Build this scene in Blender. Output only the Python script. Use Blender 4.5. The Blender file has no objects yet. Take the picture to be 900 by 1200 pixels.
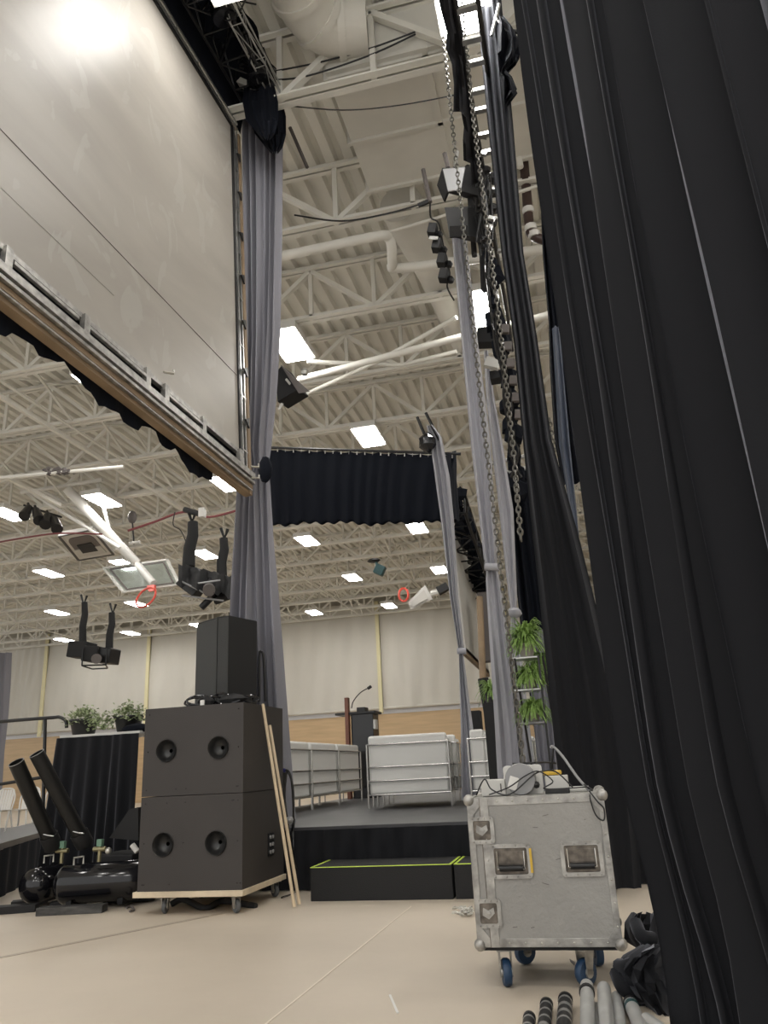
import bpy, bmesh, math, random
from mathutils import Vector as V, Matrix
random.seed(7)
sc = bpy.context.scene
COL = sc.collection
pi = math.pi
# ------------------------------------------------------------------ camera
F, TH, RO, PS, H = 900., math.radians(18.5), math.radians(3.0), math.radians(12.8), 1.2
cf = V((-math.sin(PS)*math.cos(TH), math.cos(PS)*math.cos(TH), math.sin(TH)))
r0 = V((math.cos(PS), math.sin(PS), 0)); u0 = r0.cross(cf)
cr = r0*math.cos(RO) - u0*math.sin(RO); cu = u0*math.cos(RO) + r0*math.sin(RO)
CAM = V((0, 0, H))
cd = bpy.data.cameras.new('camera'); cam = bpy.data.objects.new('camera', cd); COL.objects.link(cam)
cam.matrix_world = Matrix(((cr.x, cu.x, -cf.x, 0), (cr.y, cu.y, -cf.y, 0), (cr.z, cu.z, -cf.z, H), (0, 0, 0, 1)))
cd.sensor_fit = 'VERTICAL'; cd.sensor_height = 36; cd.lens = 36*F/1200; cd.clip_end = 300; cd.clip_start = .05
sc.camera = cam

def P(px, py, X=None, Y=None, Z=None):
    """the point of the place seen at a photograph pixel, on a plane of known x, y or z"""
    d = cf + cr*((px-450)/F) + cu*((600-py)/F)
    t = X/d.x if X is not None else Y/d.y if Y is not None else (Z-H)/d.z
    return CAM + d*t

# ------------------------------------------------------------------ materials
def mat(name, col, rough=.6, metal=0., bump=0., bscale=30., vary=0., vscale=3., sheen=0., spec=.5, emit=0., trans=0., stretch=(1,1,1), coat=0.):
    m = bpy.data.materials.new(name); m.use_nodes = True
    n = m.node_tree.nodes; l = m.node_tree.links; b = n['Principled BSDF']
    c = (*col, 1)
    b.inputs['Base Color'].default_value = c
    b.inputs['Roughness'].default_value = rough; b.inputs['Metallic'].default_value = metal
    b.inputs['Specular IOR Level'].default_value = spec
    b.inputs['Coat Weight'].default_value = coat
    if sheen:
        b.inputs['Sheen Weight'].default_value = sheen; b.inputs['Sheen Roughness'].default_value = .35
        b.inputs['Sheen Tint'].default_value = (.75, .78, .9, 1)
    if trans: b.inputs['Transmission Weight'].default_value = trans
    if emit:
        b.inputs['Emission Color'].default_value = c; b.inputs['Emission Strength'].default_value = emit
    if vary or bump:
        tc = n.new('ShaderNodeTexCoord'); mp = n.new('ShaderNodeMapping'); l.new(tc.outputs['Object'], mp.inputs[0])
        mp.inputs['Scale'].default_value = stretch
    if vary:
        t = n.new('ShaderNodeTexNoise'); t.inputs['Scale'].default_value = vscale; t.inputs['Detail'].default_value = 6
        l.new(mp.outputs[0], t.inputs['Vector'])
        r = n.new('ShaderNodeValToRGB'); r.color_ramp.elements[0].position = .3; r.color_ramp.elements[1].position = .7
        r.color_ramp.elements[0].color = (*[x*(1-vary) for x in col], 1); r.color_ramp.elements[1].color = (*[min(1, x*(1+vary)) for x in col], 1)
        l.new(t.outputs['Fac'], r.inputs[0]); l.new(r.outputs[0], b.inputs['Base Color'])
    if bump:
        t = n.new('ShaderNodeTexNoise'); t.inputs['Scale'].default_value = bscale; t.inputs['Detail'].default_value = 4
        l.new(mp.outputs[0], t.inputs['Vector'])
        k = n.new('ShaderNodeBump'); k.inputs['Strength'].default_value = bump; k.inputs['Distance'].default_value = .02
        l.new(t.outputs['Fac'], k.inputs['Height']); l.new(k.outputs[0], b.inputs['Normal'])
    return m

M = dict(
    cream=mat('cream_paint', (.80, .785, .73), .5, vary=.05, vscale=1.5),
    deck=mat('deck_paint', (.77, .755, .70), .55, vary=.05, vscale=.6),
    duct=mat('duct_paint', (.72, .705, .655), .45, vary=.08, vscale=1.0),
    floor=mat('floor_cover', (.545, .475, .388), .5, bump=.35, bscale=2.2, vary=.06, vscale=.9, spec=.4),
    seam=mat('seam_shadow', (.40, .34, .27), .5), seam_pale=mat('pale_tape', (.72, .64, .53), .5),
    wallcream=mat('wall_paint', (.50, .47, .40), .8, vary=.06, vscale=.5),
    curtain=mat('beige_curtain', (.64, .62, .565), .75, bump=1., bscale=1.1, vary=.04, vscale=.5, stretch=(1.6, 1, .6)),
    post=mat('yellow_trim', (.78, .72, .46), .6), wood=mat('maple_wall', (.58, .41, .23), .3, vary=.10, vscale=2, stretch=(.3, 1, 3)),
    pale=mat('window_glow_band', (.80, .81, .84), .5),
    grey=mat('grey_drape', (.23, .228, .26), .8, bump=.1, bscale=60, sheen=.25),
    greyl=mat('light_grey_drape', (.37, .37, .405), .75, bump=.1, bscale=60, sheen=.25),
    black=mat('black_velour', (.0135, .014, .0165), .9, bump=.06, bscale=120, sheen=.36, spec=.15),
    navy=mat('navy_drape', (.004, .0055, .0105), .9, bump=.1, bscale=40, spec=.2, sheen=.02),
    blk=mat('black_metal', (.007, .007, .008), .4), blkm=mat('black_matt', (.008, .008, .009), .7, bump=.1, bscale=80),
    blkg=mat('black_gloss', (.008, .008, .010), .14), pipeblk=mat('black_plastic_pipe', (.009, .009, .009), .42, spec=.4),
    sub=mat('cabinet_paint', (.038, .033, .031), .6, bump=.25, bscale=160, vary=.08, vscale=2), subside=mat('cabinet_port', (.02, .02, .02), .35),
    grille=mat('speaker_grille', (.028, .029, .029), .5, bump=.6, bscale=150),
    ply=mat('plywood', (.62, .52, .38), .6, vary=.15, vscale=6), stick=mat('pine_stick', (.60, .48, .33), .6, vary=.1, vscale=8),
    timber=mat('frame_timber', (.25, .175, .105), .6, vary=.22, vscale=2.5, stretch=(1, 1, 1)),
    alu=mat('aluminium', (.55, .55, .54), .32, metal=.9, vary=.15, vscale=9), aluw=mat('worn_aluminium', (.38, .37, .35), .42, metal=.7, vary=.35, vscale=14, bump=.15, bscale=30),
    chrome=mat('chrome', (.62, .61, .59), .16, metal=1), zinc=mat('zinc', (.55, .54, .50), .35, metal=.8),
    case=mat('case_laminate', (.30, .292, .275), .5, bump=.25, bscale=38, vary=.05, vscale=5),
    rust=mat('rusted_plate', (.15, .13, .11), .5, metal=.5, vary=.5, vscale=22), bluew=mat('blue_wheel', (.015, .045, .10), .45), greyw=mat('grey_wheel', (.10, .105, .11), .5),
    leather=mat('white_leather', (.72, .715, .69), .42, bump=.12, bscale=9), stage=mat('stage_deck', (.048, .048, .052), .5, vary=.25, vscale=2.5),
    riser=mat('step_carpet', (.013, .013, .014), .85, bump=.2, bscale=90), neon=mat('neon_tape', (.62, .80, .10), .5),
    leaf=mat('fern_green', (.20, .33, .075), .5, vary=.35, vscale=12), leaf2=mat('ivy_green', (.30, .36, .20), .5, vary=.4, vscale=14),
    pot=mat('grey_pot', (.32, .30, .27), .7, vary=.1), potb=mat('black_pot', (.015, .015, .016), .4),
    white=mat('white_plastic', (.74, .73, .70), .4), offw=mat('off_white_plastic', (.60, .59, .56), .45), gplast=mat('grey_plastic', (.27, .27, .275), .4), yplast=mat('yellow_plastic', (.65, .42, .05), .4),
    red=mat('red_rim', (.70, .09, .06), .4), brown=mat('brown_pipe', (.05, .028, .024), .4), teal=mat('teal_fixture', (.02, .07, .075), .4),
    redc=mat('red_cable', (.20, .05, .055), .5), mahog=mat('mahogany', (.16, .055, .03), .35), brass=mat('brass_valve', (.30, .27, .16), .35, metal=.8), green=mat('green_tag', (.13, .24, .17), .5),
    plank=mat('painted_plank', (.06, .058, .055), .7, vary=.6, vscale=8, stretch=(.5, 3, 3)), silver=mat('silver_panel', (.5, .49, .46), .5), dark=mat('dark_grey_inset', (.12, .105, .10), .6),
    lamp=mat('lamp_diffuser', (1, .975, .93), .5, emit=34), blue=mat('blue_cloth', (.06, .075, .11), .6, sheen=.3),
)
M['steelpipe'] = mat('pipe_steel', (.55, .55, .54), .35, metal=.45, vary=.12, vscale=8)
M['chain'] = mat('chain_steel', (.20, .195, .18), .4, metal=.8)
M['glass'] = mat('clear_acrylic', (.80, .90, .88), .05, trans=.9)
# big panel with faint wipe marks and scratches
def screen_mat():
    m = mat('rear_screen_laminate', (.60, .565, .515), .42, spec=.28)
    n = m.node_tree.nodes; l = m.node_tree.links; b = n['Principled BSDF']
    tc = n.new('ShaderNodeTexCoord'); mp = n.new('ShaderNodeMapping'); l.new(tc.outputs['Object'], mp.inputs[0]); mp.inputs['Scale'].default_value = (1, .45, 1.3)
    t = n.new('ShaderNodeTexNoise'); t.inputs['Scale'].default_value = 1.3; t.inputs['Detail'].default_value = 5; t.inputs['Distortion'].default_value = .6
    l.new(mp.outputs[0], t.inputs['Vector'])
    r = n.new('ShaderNodeValToRGB'); r.color_ramp.elements[0].position = .35; r.color_ramp.elements[1].position = .66
    r.color_ramp.elements[0].color = (.355, .33, .295, 1); r.color_ramp.elements[1].color = (.41, .385, .345, 1)
    l.new(t.outputs['Fac'], r.inputs[0])
    mp3 = n.new('ShaderNodeMapping'); l.new(tc.outputs['Object'], mp3.inputs[0]); mp3.inputs['Scale'].default_value = (1, 1.5, .8); mp3.inputs['Location'].default_value = (0, .3, .2)
    t3 = n.new('ShaderNodeTexNoise'); t3.inputs['Scale'].default_value = 1.5; t3.inputs['Detail'].default_value = 3; t3.inputs['Distortion'].default_value = 1.5; l.new(mp3.outputs[0], t3.inputs['Vector'])
    r3 = n.new('ShaderNodeValToRGB'); r3.color_ramp.elements[0].position = .60; r3.color_ramp.elements[1].position = .63; r3.color_ramp.elements[0].color = (0, 0, 0, 1); r3.color_ramp.elements[1].color = (.38, .38, .38, 1)
    l.new(t3.outputs['Fac'], r3.inputs[0]); mx = n.new('ShaderNodeMix'); mx.data_type = 'RGBA'; mx.inputs[7].default_value = (.45, .445, .41, 1)
    l.new(r3.outputs[0], mx.inputs[0]); l.new(r.outputs[0], mx.inputs[6]); l.new(mx.outputs[2], b.inputs['Base Color'])
    mp2 = n.new('ShaderNodeMapping'); l.new(tc.outputs['Object'], mp2.inputs[0]); mp2.inputs['Scale'].default_value = (1, .15, 14); mp2.inputs['Rotation'].default_value = (.08, 0, 0)
    t2 = n.new('ShaderNodeTexNoise'); t2.inputs['Scale'].default_value = 2.2; t2.inputs['Detail'].default_value = 6; l.new(mp2.outputs[0], t2.inputs['Vector'])
    mr = n.new('ShaderNodeMapRange'); mr.inputs['To Min'].default_value = .34; mr.inputs['To Max'].default_value = .48
    l.new(t2.outputs['Fac'], mr.inputs['Value']); l.new(mr.outputs[0], b.inputs['Roughness'])
    return m
M['screen'] = screen_mat()

# ------------------------------------------------------------------ mesh helpers
OFF = {}
class MB:
    def __init__(s): s.v = []; s.f = []
    def add(s, vs, fs):
        k = len(s.v); s.v += [tuple(x) for x in vs]; s.f += [tuple(i+k for i in f) for f in fs]; return s
    def box(s, c, d, R=None):
        c = V(c); pts = []
        for x in (-.5, .5):
            for y in (-.5, .5):
                for z in (-.5, .5):
                    p = V((x*d[0], y*d[1], z*d[2]))
                    pts.append((R @ p if R else p)+c)
        return s.add(pts, [(0, 1, 3, 2), (4, 6, 7, 5), (0, 4, 5, 1), (2, 3, 7, 6), (0, 2, 6, 4), (1, 5, 7, 3)])
    def b2(s, a, b):
        return s.box([(a[i]+b[i])/2 for i in range(3)], [abs(a[i]-b[i]) for i in range(3)])
    def bar(s, a, b, w, h=None, up=None):
        a, b = V(a), V(b); h = h or w; d = b-a; L = d.length
        if L < 1e-6: return s
        d /= L; up = V(up) if up else (V((0, 0, 1)) if abs(d.z) < .95 else V((0, 1, 0)))
        x = d.cross(up).normalized(); z = x.cross(d)
        return s.box((a+b)/2, (w, L, h), Matrix((x, d, z)).transposed())
    def tube(s, pts, r, n=8, cap=True, r2=None):
        pts = [V(p) for p in pts]; m = len(pts); fs = []; vs = []; px = None
        for i, p in enumerate(pts):
            d = (pts[min(i+1, m-1)]-pts[max(i-1, 0)])
            if d.length < 1e-9: d = V((0, 0, 1))
            d.normalize()
            if px is None:
                px = d.cross(V((0, 0, 1)) if abs(d.z) < .9 else V((1, 0, 0))).normalized()
            else:
                px = (px-d*px.dot(d)).normalized()
            py = d.cross(px); rr = r if r2 is None else r+(r2-r)*i/(m-1)
            for k in range(n):
                a = 2*pi*k/n; vs.append(p+px*(rr*math.cos(a))+py*(rr*math.sin(a)))
        for i in range(m-1):
            for k in range(n):
                a = i*n+k; b = i*n+(k+1) % n; fs.append((a, b, b+n, a+n))
        if cap: fs.append(tuple(range(n))[::-1]); fs.append(tuple((m-1)*n+k for k in range(n)))
        return s.add(vs, fs)
    def lathe(s, prof, o=(0, 0, 0), ax=(0, 0, 1), n=20):
        ax = V(ax).normalized(); x = ax.orthogonal().normalized(); y = ax.cross(x); o = V(o); vs = []; fs = []
        for r, z in prof:
            for k in range(n):
                a = 2*pi*k/n; vs.append(o+ax*z+x*(max(r, 1e-4)*math.cos(a))+y*(max(r, 1e-4)*math.sin(a)))
        for i in range(len(prof)-1):
            for k in range(n):
                a = i*n+k; b = i*n+(k+1) % n; fs.append((a, b, b+n, a+n))
        return s.add(vs, fs)
    def prism(s, poly, d):
        d = V(d); poly = [V(p) for p in poly]; n = len(poly)
        fs = [tuple(range(n))[::-1], tuple(range(n, 2*n))]+[(i, (i+1) % n, n+(i+1) % n, n+i) for i in range(n)]
        return s.add(poly+[p+d for p in poly], fs)
    def grid(s, rows):
        nr, nc = len(rows), len(rows[0])
        return s.add([p for r in rows for p in r], [(i*nc+j, i*nc+j+1, (i+1)*nc+j+1, (i+1)*nc+j) for i in range(nr-1) for j in range(nc-1)])
    def sphere(s, c, r, n=12, sq=(1, 1, 1), jit=0):
        c = V(c); vs = []; fs = []
        for i in range(n//2+1):
            t = pi*i/(n//2)
            for k in range(n):
                a = 2*pi*k/n; q = 1+random.uniform(-jit, jit)
                vs.append(c+V((r*sq[0]*math.sin(t)*math.cos(a)*q, r*sq[1]*math.sin(t)*math.sin(a)*q, r*sq[2]*math.cos(t)*q)))
        for i in range(n//2):
            for k in range(n):
                a = i*n+k; b = i*n+(k+1) % n; fs.append((a, b, b+n, a+n))
        return s.add(vs, fs)
    def build(s, name, m, parent=None, smooth=False, bev=0, sub=0):
        me = bpy.data.meshes.new(name)
        o = bpy.data.objects.new(name, me); COL.objects.link(o)
        if parent is None:
            mn = [min(p[i] for p in s.v) for i in range(3)]; mx = [max(p[i] for p in s.v) for i in range(3)]
            off = V(((mn[0]+mx[0])/2, (mn[1]+mx[1])/2, mn[2])); o.location = off
        else:
            off = OFF[parent.name]; o.parent = parent
        me.from_pydata([V(p)-off for p in s.v], [], s.f); me.update()
        bm = bmesh.new(); bm.from_mesh(me)
        bmesh.ops.recalc_face_normals(bm, faces=bm.faces); bm.to_mesh(me); bm.free()
        if smooth:
            me.polygons.foreach_set('use_smooth', [True]*len(me.polygons))
            try: me.set_sharp_from_angle(angle=math.radians(50))
            except Exception: pass
        me.materials.append(M[m] if isinstance(m, str) else m)
        if bev:
            b = o.modifiers.new('bevel', 'BEVEL'); b.width = bev; b.segments = 2; b.limit_method = 'ANGLE'
        OFF[o.name] = off
        return o
def tag(o, label=None, cat=None, group=None, kind=None):
    if label: o['label'] = label
    if cat: o['category'] = cat
    if group: o['group'] = group
    if kind: o['kind'] = kind
    return o
def thing(name, label, cat, loc=(0, 0, 0), group=None):
    o = bpy.data.objects.new(name, None); COL.objects.link(o); o.location = loc; o.empty_display_size = .1
    OFF[o.name] = V(loc); return tag(o, label, cat, group)
def struct(o): o['kind'] = 'structure'; return o
def copy_tree(o, parent=None):
    c = o.copy(); COL.objects.link(c); OFF[c.name] = OFF[o.name]
    if parent: c.parent = parent
    for ch in [x for x in o.children]: copy_tree(ch, c)
    return c
def lerp(a, b, t): return a+(b-a)*t
def bez(pts, n=10):
    """smooth path through points"""
    pts = [V(p) for p in pts]; out = []
    for i in range(len(pts)-1):
        p0 = pts[max(i-1, 0)]; p1 = pts[i]; p2 = pts[i+1]; p3 = pts[min(i+2, len(pts)-1)]
        for k in range(n):
            t = k/n
            out.append(.5*((2*p1)+(p2-p0)*t+(2*p0-5*p1+4*p2-p3)*t*t+(3*p1-p0-3*p2+p3)*t**3))
    return out+[pts[-1]]
def sag(a, b, d, n=14):
    a, b = V(a), V(b)
    return [a.lerp(b, i/n)-V((0, 0, 4*d*(i/n)*(1-i/n))) for i in range(n+1)]

def drape(L, R, nf, amp, seed=0, per=9, sharp=1., rs=5, drift=.25):
    """hanging cloth between a left and a right outline (lists of points, top to bottom), nf folds"""
    rnd = random.Random(seed); mb = MB()
    Ls, Rs = [], []
    for i in range(len(L)-1):
        for k in range(rs): Ls.append(L[i].lerp(L[i+1], k/rs)); Rs.append(R[i].lerp(R[i+1], k/rs))
    Ls.append(L[-1]); Rs.append(R[-1])
    w = [rnd.uniform(.55, 1.5) for _ in range(nf)]; tot = sum(w); acc = [0]
    for x in w: acc.append(acc[-1]+x/tot)
    am = [rnd.uniform(.6, 1.25) for _ in range(nf+1)]; ph = [rnd.uniform(-1, 1) for _ in range(nf)]
    rows = []; nR = len(Ls)
    for i in range(nR):
        v = i/(nR-1); a, b = Ls[i], Rs[i]; d = b-a; nrm = V((d.y, -d.x, 0)).normalized(); row = []
        for f in range(nf):
            for k in range(per+(1 if f == nf-1 else 0)):
                t = k/per; s = acc[f]+(acc[f+1]-acc[f])*t
                s += drift*(v-.5)*ph[f]*math.sin(pi*t)*(acc[f+1]-acc[f])
                wv = (1-abs(math.cos(pi*t))**sharp) * am[f]*(1+.25*math.sin(v*5+f*1.7))
                row.append(a+d*s+nrm*(amp*wv)+nrm*(amp*.25*math.sin(v*9+f*2.3+t*3)))
        rows.append(row)
    return mb.grid(rows)
def px_drape(rows, nf, amp, Y=None, **k):
    """rows: (py, pxL, pxR[, Y]) outline of a drape, placed on its plane in the gym"""
    L = [P(r[1], r[0], Y=(r[3] if len(r) > 3 else Y)) for r in rows]; R = [P(r[2], r[0], Y=(r[3] if len(r) > 3 else Y)) for r in rows]
    for a, b in zip(L, R): b.z = a.z
    return drape(L, R, nf, amp, **k)
def chainmb(top, bot, pitch=.055, r=.009, w=.022):
    mb = MB(); top, bot = V(top), V(bot); L = (top-bot).length; n = int(L/pitch); d = (bot-top)/n
    for i in range(n):
        c = top+d*(i+.5); ax = V((1, 0, 0)) if i % 2 else V((0, 1, 0)); ring = []
        for k in range(9):
            a = 2*pi*k/8; ring.append(c+ax*(w*math.cos(a))+V((0, 0, 1))*(pitch*.66*math.sin(a)))
        mb.tube(ring, r, 4, cap=False)
    return mb
def boxtruss(mb, a, b, s, r, seg, up=(0, 0, 1), cross=True):
    """four chord truss from a to b, side s"""
    a, b = V(a), V(b); d = (b-a); L = d.length; d /= L; x = d.cross(V(up)).normalized(); z = x.cross(d); h = s/2
    cs = [x*h+z*h, -x*h+z*h, -x*h-z*h, x*h-z*h]; n = max(1, int(L/seg))
    for c in cs: mb.tube([a+c, b+c], r, 6)
    for i in range(n+1):
        p = a+d*(L*i/n)
        for k in range(4): mb.tube([p+cs[k], p+cs[(k+1) % 4]], r*.6, 5)
        if i < n and cross:
            q = a+d*(L*(i+1)/n)
            for k in range(4):
                e, f = (cs[k], cs[(k+1) % 4]) if i % 2 else (cs[(k+1) % 4], cs[k])
                mb.tube([p+e, q+f], r*.6, 5)
    return mb

# ------------------------------------------------------------------ the room
CH = 10.0      # underside of the roof trusses
DZ = 11.35     # roof deck
WY = 45.6      # far wall
o = struct(MB().b2((-50, -6, -.1), (14, WY+.3, 0)).build('floor', 'floor'))
# ribbed roof deck, ribs run towards the far wall
mb = MB(); prof = []; x = -50.
while x < 14:
    prof += [(x, DZ), (x+.16, DZ), (x+.2, DZ+.12), (x+.30, DZ+.12)]; x += .34
mb.add([(px, y, pz) for px, pz in prof for y in (-6, WY+.3)], [(2*i, 2*i+1, 2*i+3, 2*i+2) for i in range(len(prof)-1)])
struct(mb.build('ceiling', 'deck'))
struct(MB().b2((-50, WY, 0), (14, WY+.25, DZ+.1)).build('wall_back', 'wallcream'))
cz = P(340, 838, Y=WY).z
struct(MB().b2((-50, WY-.12, 0), (14, WY, cz-.32)).build('trim_1', 'wood'))
struct(MB().b2((-50, WY-.06, cz-.32), (14, WY, cz)).build('trim_2', 'pale'))  # pale strip colour stands in for window glow below the curtains
struct(MB().b2((13.5, -6, 0), (13.8, WY, DZ)).build('wall_right', 'wallcream'))
px_posts = [-34.0, -26.4, -18.7, -11.05, -3.35, 4.3]
for i, x in enumerate(px_posts):
    struct(MB().b2((x-.11, WY-.5, cz-.3), (x+.11, WY-.38, CH+1)).build('trim_%d' % (i+3), 'post'))
lab = ['far left corner', 'between the first and second posts from the left', 'behind the hanging black projector', 'behind the grey drape and the column of daylight',
       'behind the lectern, right of the grey drape', 'right of the lectern']
edges = [-50]+px_posts+[14]
names = ['leftmost, beside the grey curtain', 'second from the left, above the handrail', 'third from the left, above the planters', 'behind the upright loudspeaker and tall grey drape',
         'behind the lectern', 'right of the lectern, behind the small screen', 'behind the big black drape']
for i in range(7):
    a, b = edges[i]+.12, edges[i+1]-.12; rows = []
    if i == 0: a = -38
    if i == 6: b = 9
    rnd = random.Random(i); fx = [(rnd.uniform(a, b), rnd.uniform(.3, 1.), rnd.uniform(-.5, .5)) for _ in range(9)]
    for r in range(13):
        z = lerp(CH+1, cz, r/12); row = []
        for c in range(41):
            xx = lerp(a, b, c/40); dd = .03*math.sin(c*1.1+r*.35)+.03*math.sin(c*.43-r*.6)
            for q, w_, sl in fx: dd += .07*math.exp(-((xx-q-sl*(z-6))/w_*1.6)**2)*(r/12)
            row.append(V((xx, WY-.3-dd, z)))
        rows.append(row)
    cu_ = thing('divider_curtain', 'beige rolled wall curtain '+names[i], 'curtain', ((a+b)/2, WY-.3, cz), 'beige curtains along the far wall')
    MB().grid(rows).build('curtain_panel', 'curtain', cu_, smooth=True)
    MB().tube([(a, WY-.32, cz), (b, WY-.32, cz)], .09, 8).build('hem_tube', 'curtain', cu_, smooth=True)

# roof trusses
trY = [7.83+2.645*k for k in range(14)]
trY = [5.2]+trY+[44.3]
ordn = ['nearest', 'second nearest', 'third nearest', 'fourth nearest', 'fifth nearest', 'sixth nearest', 'seventh nearest', 'eighth nearest', 'eighth farthest',
        'seventh farthest', 'sixth farthest', 'fifth farthest', 'fourth farthest', 'third farthest', 'second farthest', 'farthest']
for i, y in enumerate(trY):
    t = thing('roof_truss', 'cream steel lattice roof truss spanning the hall, %s to the camera' % ordn[i] if 'near' in ordn[i] else 'cream steel lattice roof truss, %s, near the far wall' % ordn[i],
              'roof truss', (-18, y, CH), 'roof trusses across the hall')
    x0, x1 = -48, 13
    for nm, zz, ww in (('bottom_chord', CH+.06, .24), ('top_chord', DZ-.1, .2)):
        m_ = MB(); m_.b2((x0, y-ww/2, zz-.02), (x1, y-.02, zz+.01)); m_.b2((x0, y+.02, zz-.02), (x1, y+ww/2, zz+.01))
        m_.b2((x0, y-.035, zz), (x1, y-.02, zz+.11)); m_.b2((x0, y+.02, zz), (x1, y+.035, zz+.11)); m_.build(nm, 'cream', t)
    m_ = MB(); x = x0+.5; k = 0; st = 1.35
    while x < x1-st:
        m_.bar((x, y, CH+.05), (x, y, DZ-.1), .08, .07)
        if k % 2: m_.bar((x, y, CH+.08), (x+st, y, DZ-.12), .10, .09)
        else: m_.bar((x, y, DZ-.12), (x+st, y, CH+.08), .10, .09)
        x += st; k += 1
    m_.build('web', 'cream', t)
# bridging, braces between trusses
for i, x in enumerate([-30, -23.6, -15.6, -11.8, -7.1, 1.8]):
    m_ = MB()
    m_.tube([(x, 4, CH+.02), (x, 44.3, CH+.02)], .035, 6)
    for a, b in zip(trY[:-1], trY[1:]):
        m_.bar((x, a, CH+.1), (x, b, DZ-.15), .06, .05); m_.bar((x+.1, b, CH+.1), (x+.1, a, DZ-.15), .06, .05)
    place = ['far left of the hall', 'left of the hanging projector', 'above the basketball hoop', 'left of the tall grey drape', 'right of the tall grey drape', 'behind the black drape'][i]
    tag(m_.build('bridging_brace', 'cream'), 'cream cross braces tying the roof trusses together, %s' % place, 'brace', 'bridging between roof trusses')

# ducts and pipes
d = thing('air_duct', 'large rectangular cream air duct under the roof deck at top centre', 'duct', P(500, 150, Z=9.9))
a = P(430, 130, Z=10.6)
m_ = MB().b2((-2.3, 7.9, 10.45), (3.4, 10.4, 11.25)); m_.build('duct_body', 'duct', d)
m_ = MB()
for yy in (8.0, 9.2, 10.3): m_.b2((-2.36, yy-.03, 10.4), (3.44, yy+.03, 11.3))
m_.build('flange', 'duct', d)
for xx in (-.9, 1.0): MB().b2((xx-.04, 7.86, 10.4), (xx+.04, 10.44, 10.46)).build('seam_rib', 'duct', d)
d = thing('air_duct', 'big round cream duct elbow at the top of the picture', 'duct', (-2.2, 6, 10.6))
c0, c1, c2 = P(345, -60, Z=10.9), P(385, 25, Z=10.9), P(450, 60, Z=10.9)
path = bez([P(330, -90, Z=10.9), P(352, -10, Z=10.9), P(385, 30, Z=10.9), P(430, 30, Z=10.9)], 6)
MB().tube(path, .38, 20).build('duct_body', 'duct', d, smooth=True)
for k in (2, 6, 10, 14):
    p, q = path[k], path[k+1]; dd = (q-p).normalized()
    MB().tube([p-dd*.05, p+dd*.05], .41, 20).build('band', 'duct', d, smooth=True)
d = thing('air_duct', 'cream duct cone with a side collar right of the hanging speakers', 'duct', P(480, 230, Z=10.4))
MB().tube(bez([P(468, 238, Z=10.6), P(484, 265, Z=10.6), P(520, 330, Z=10.6), P(560, 420, Z=10.6)], 5), .38, 18, r2=.45).build('duct_body', 'duct', d, smooth=True)
z = 9.75
tag(MB().tube(bez([P(200, 322, Z=z), P(330, 300, Z=z), P(440, 277, Z=z), P(455, 279, Z=z), P(459, 290, Z=z-.1), P(460, 308, Z=z-.2), P(468, 314, Z=z-.2), P(560, 303, Z=z-.2), P(680, 285, Z=z-.2)], 5), .085, 10).build('water_pipe', 'cream', smooth=True),
    'cream ceiling pipe with an S bend right of the tall grey drape', 'pipe')
tag(MB().tube([P(350, 445, Z=9.5), P(540, 395, Z=9.5), P(680, 360, Z=9.5)], .075, 12).build('tapered_duct', 'cream', smooth=True), 'long pale pipe running to the right above the stage lamp', 'pipe')
tag(MB().tube([P(340, 470, Z=9.6), P(440, 425, Z=9.6), P(535, 372, Z=9.6)], .045, 8).build('conduit', 'cream', smooth=True), 'slim pale conduit rising to the right above the stage lamp', 'conduit')
tag(MB().tube([P(360, 424, Z=9.7), P(470, 428, Z=9.7), P(535, 412, Z=9.7)], .05, 8).build('conduit', 'cream', smooth=True), 'slim pale conduit lying level beside the twin ceiling light', 'conduit')
tag(MB().bar(P(-20, 452, Z=9.8), P(219, 600, Z=9.8), .1, .1).build('strut_rail', 'cream'), 'cream strut rail running away below the trusses at left', 'rail')
tag(MB().bar(P(-20, 545, Z=9.8), P(70, 592, Z=9.8), .12, .1).build('strut_rail', 'cream'), 'short cream strut rail at the left edge above the spotlights', 'rail')
# brown sprinkler pipe at right
sp = thing('sprinkler_pipe', 'dark brown and red pipe hanging between the two black drapes', 'pipe', P(622, 280, Y=10.5))
MB().tube(bez([P(613, 182, Y=10.5), P(617, 225, Y=10.5), P(620, 262, Y=10.5), P(624, 275, Y=10.5), P(640, 281, Y=10.5), P(665, 270, Y=10.5)], 5), .08, 10).build('pipe', 'brown', sp, smooth=True)
for q in ((619, 248), (622, 268), (626, 276)): MB().tube([P(q[0]-.6, q[1]-3, Y=10.5), P(q[0]+.6, q[1]+3, Y=10.5)], .1, 10).build('coupling', 'white', sp, smooth=True)
MB().tube([P(604, 158, Y=10.3), P(610, 196, Y=10.3)], .05, 8).build('hanger', 'cream', sp)

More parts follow.
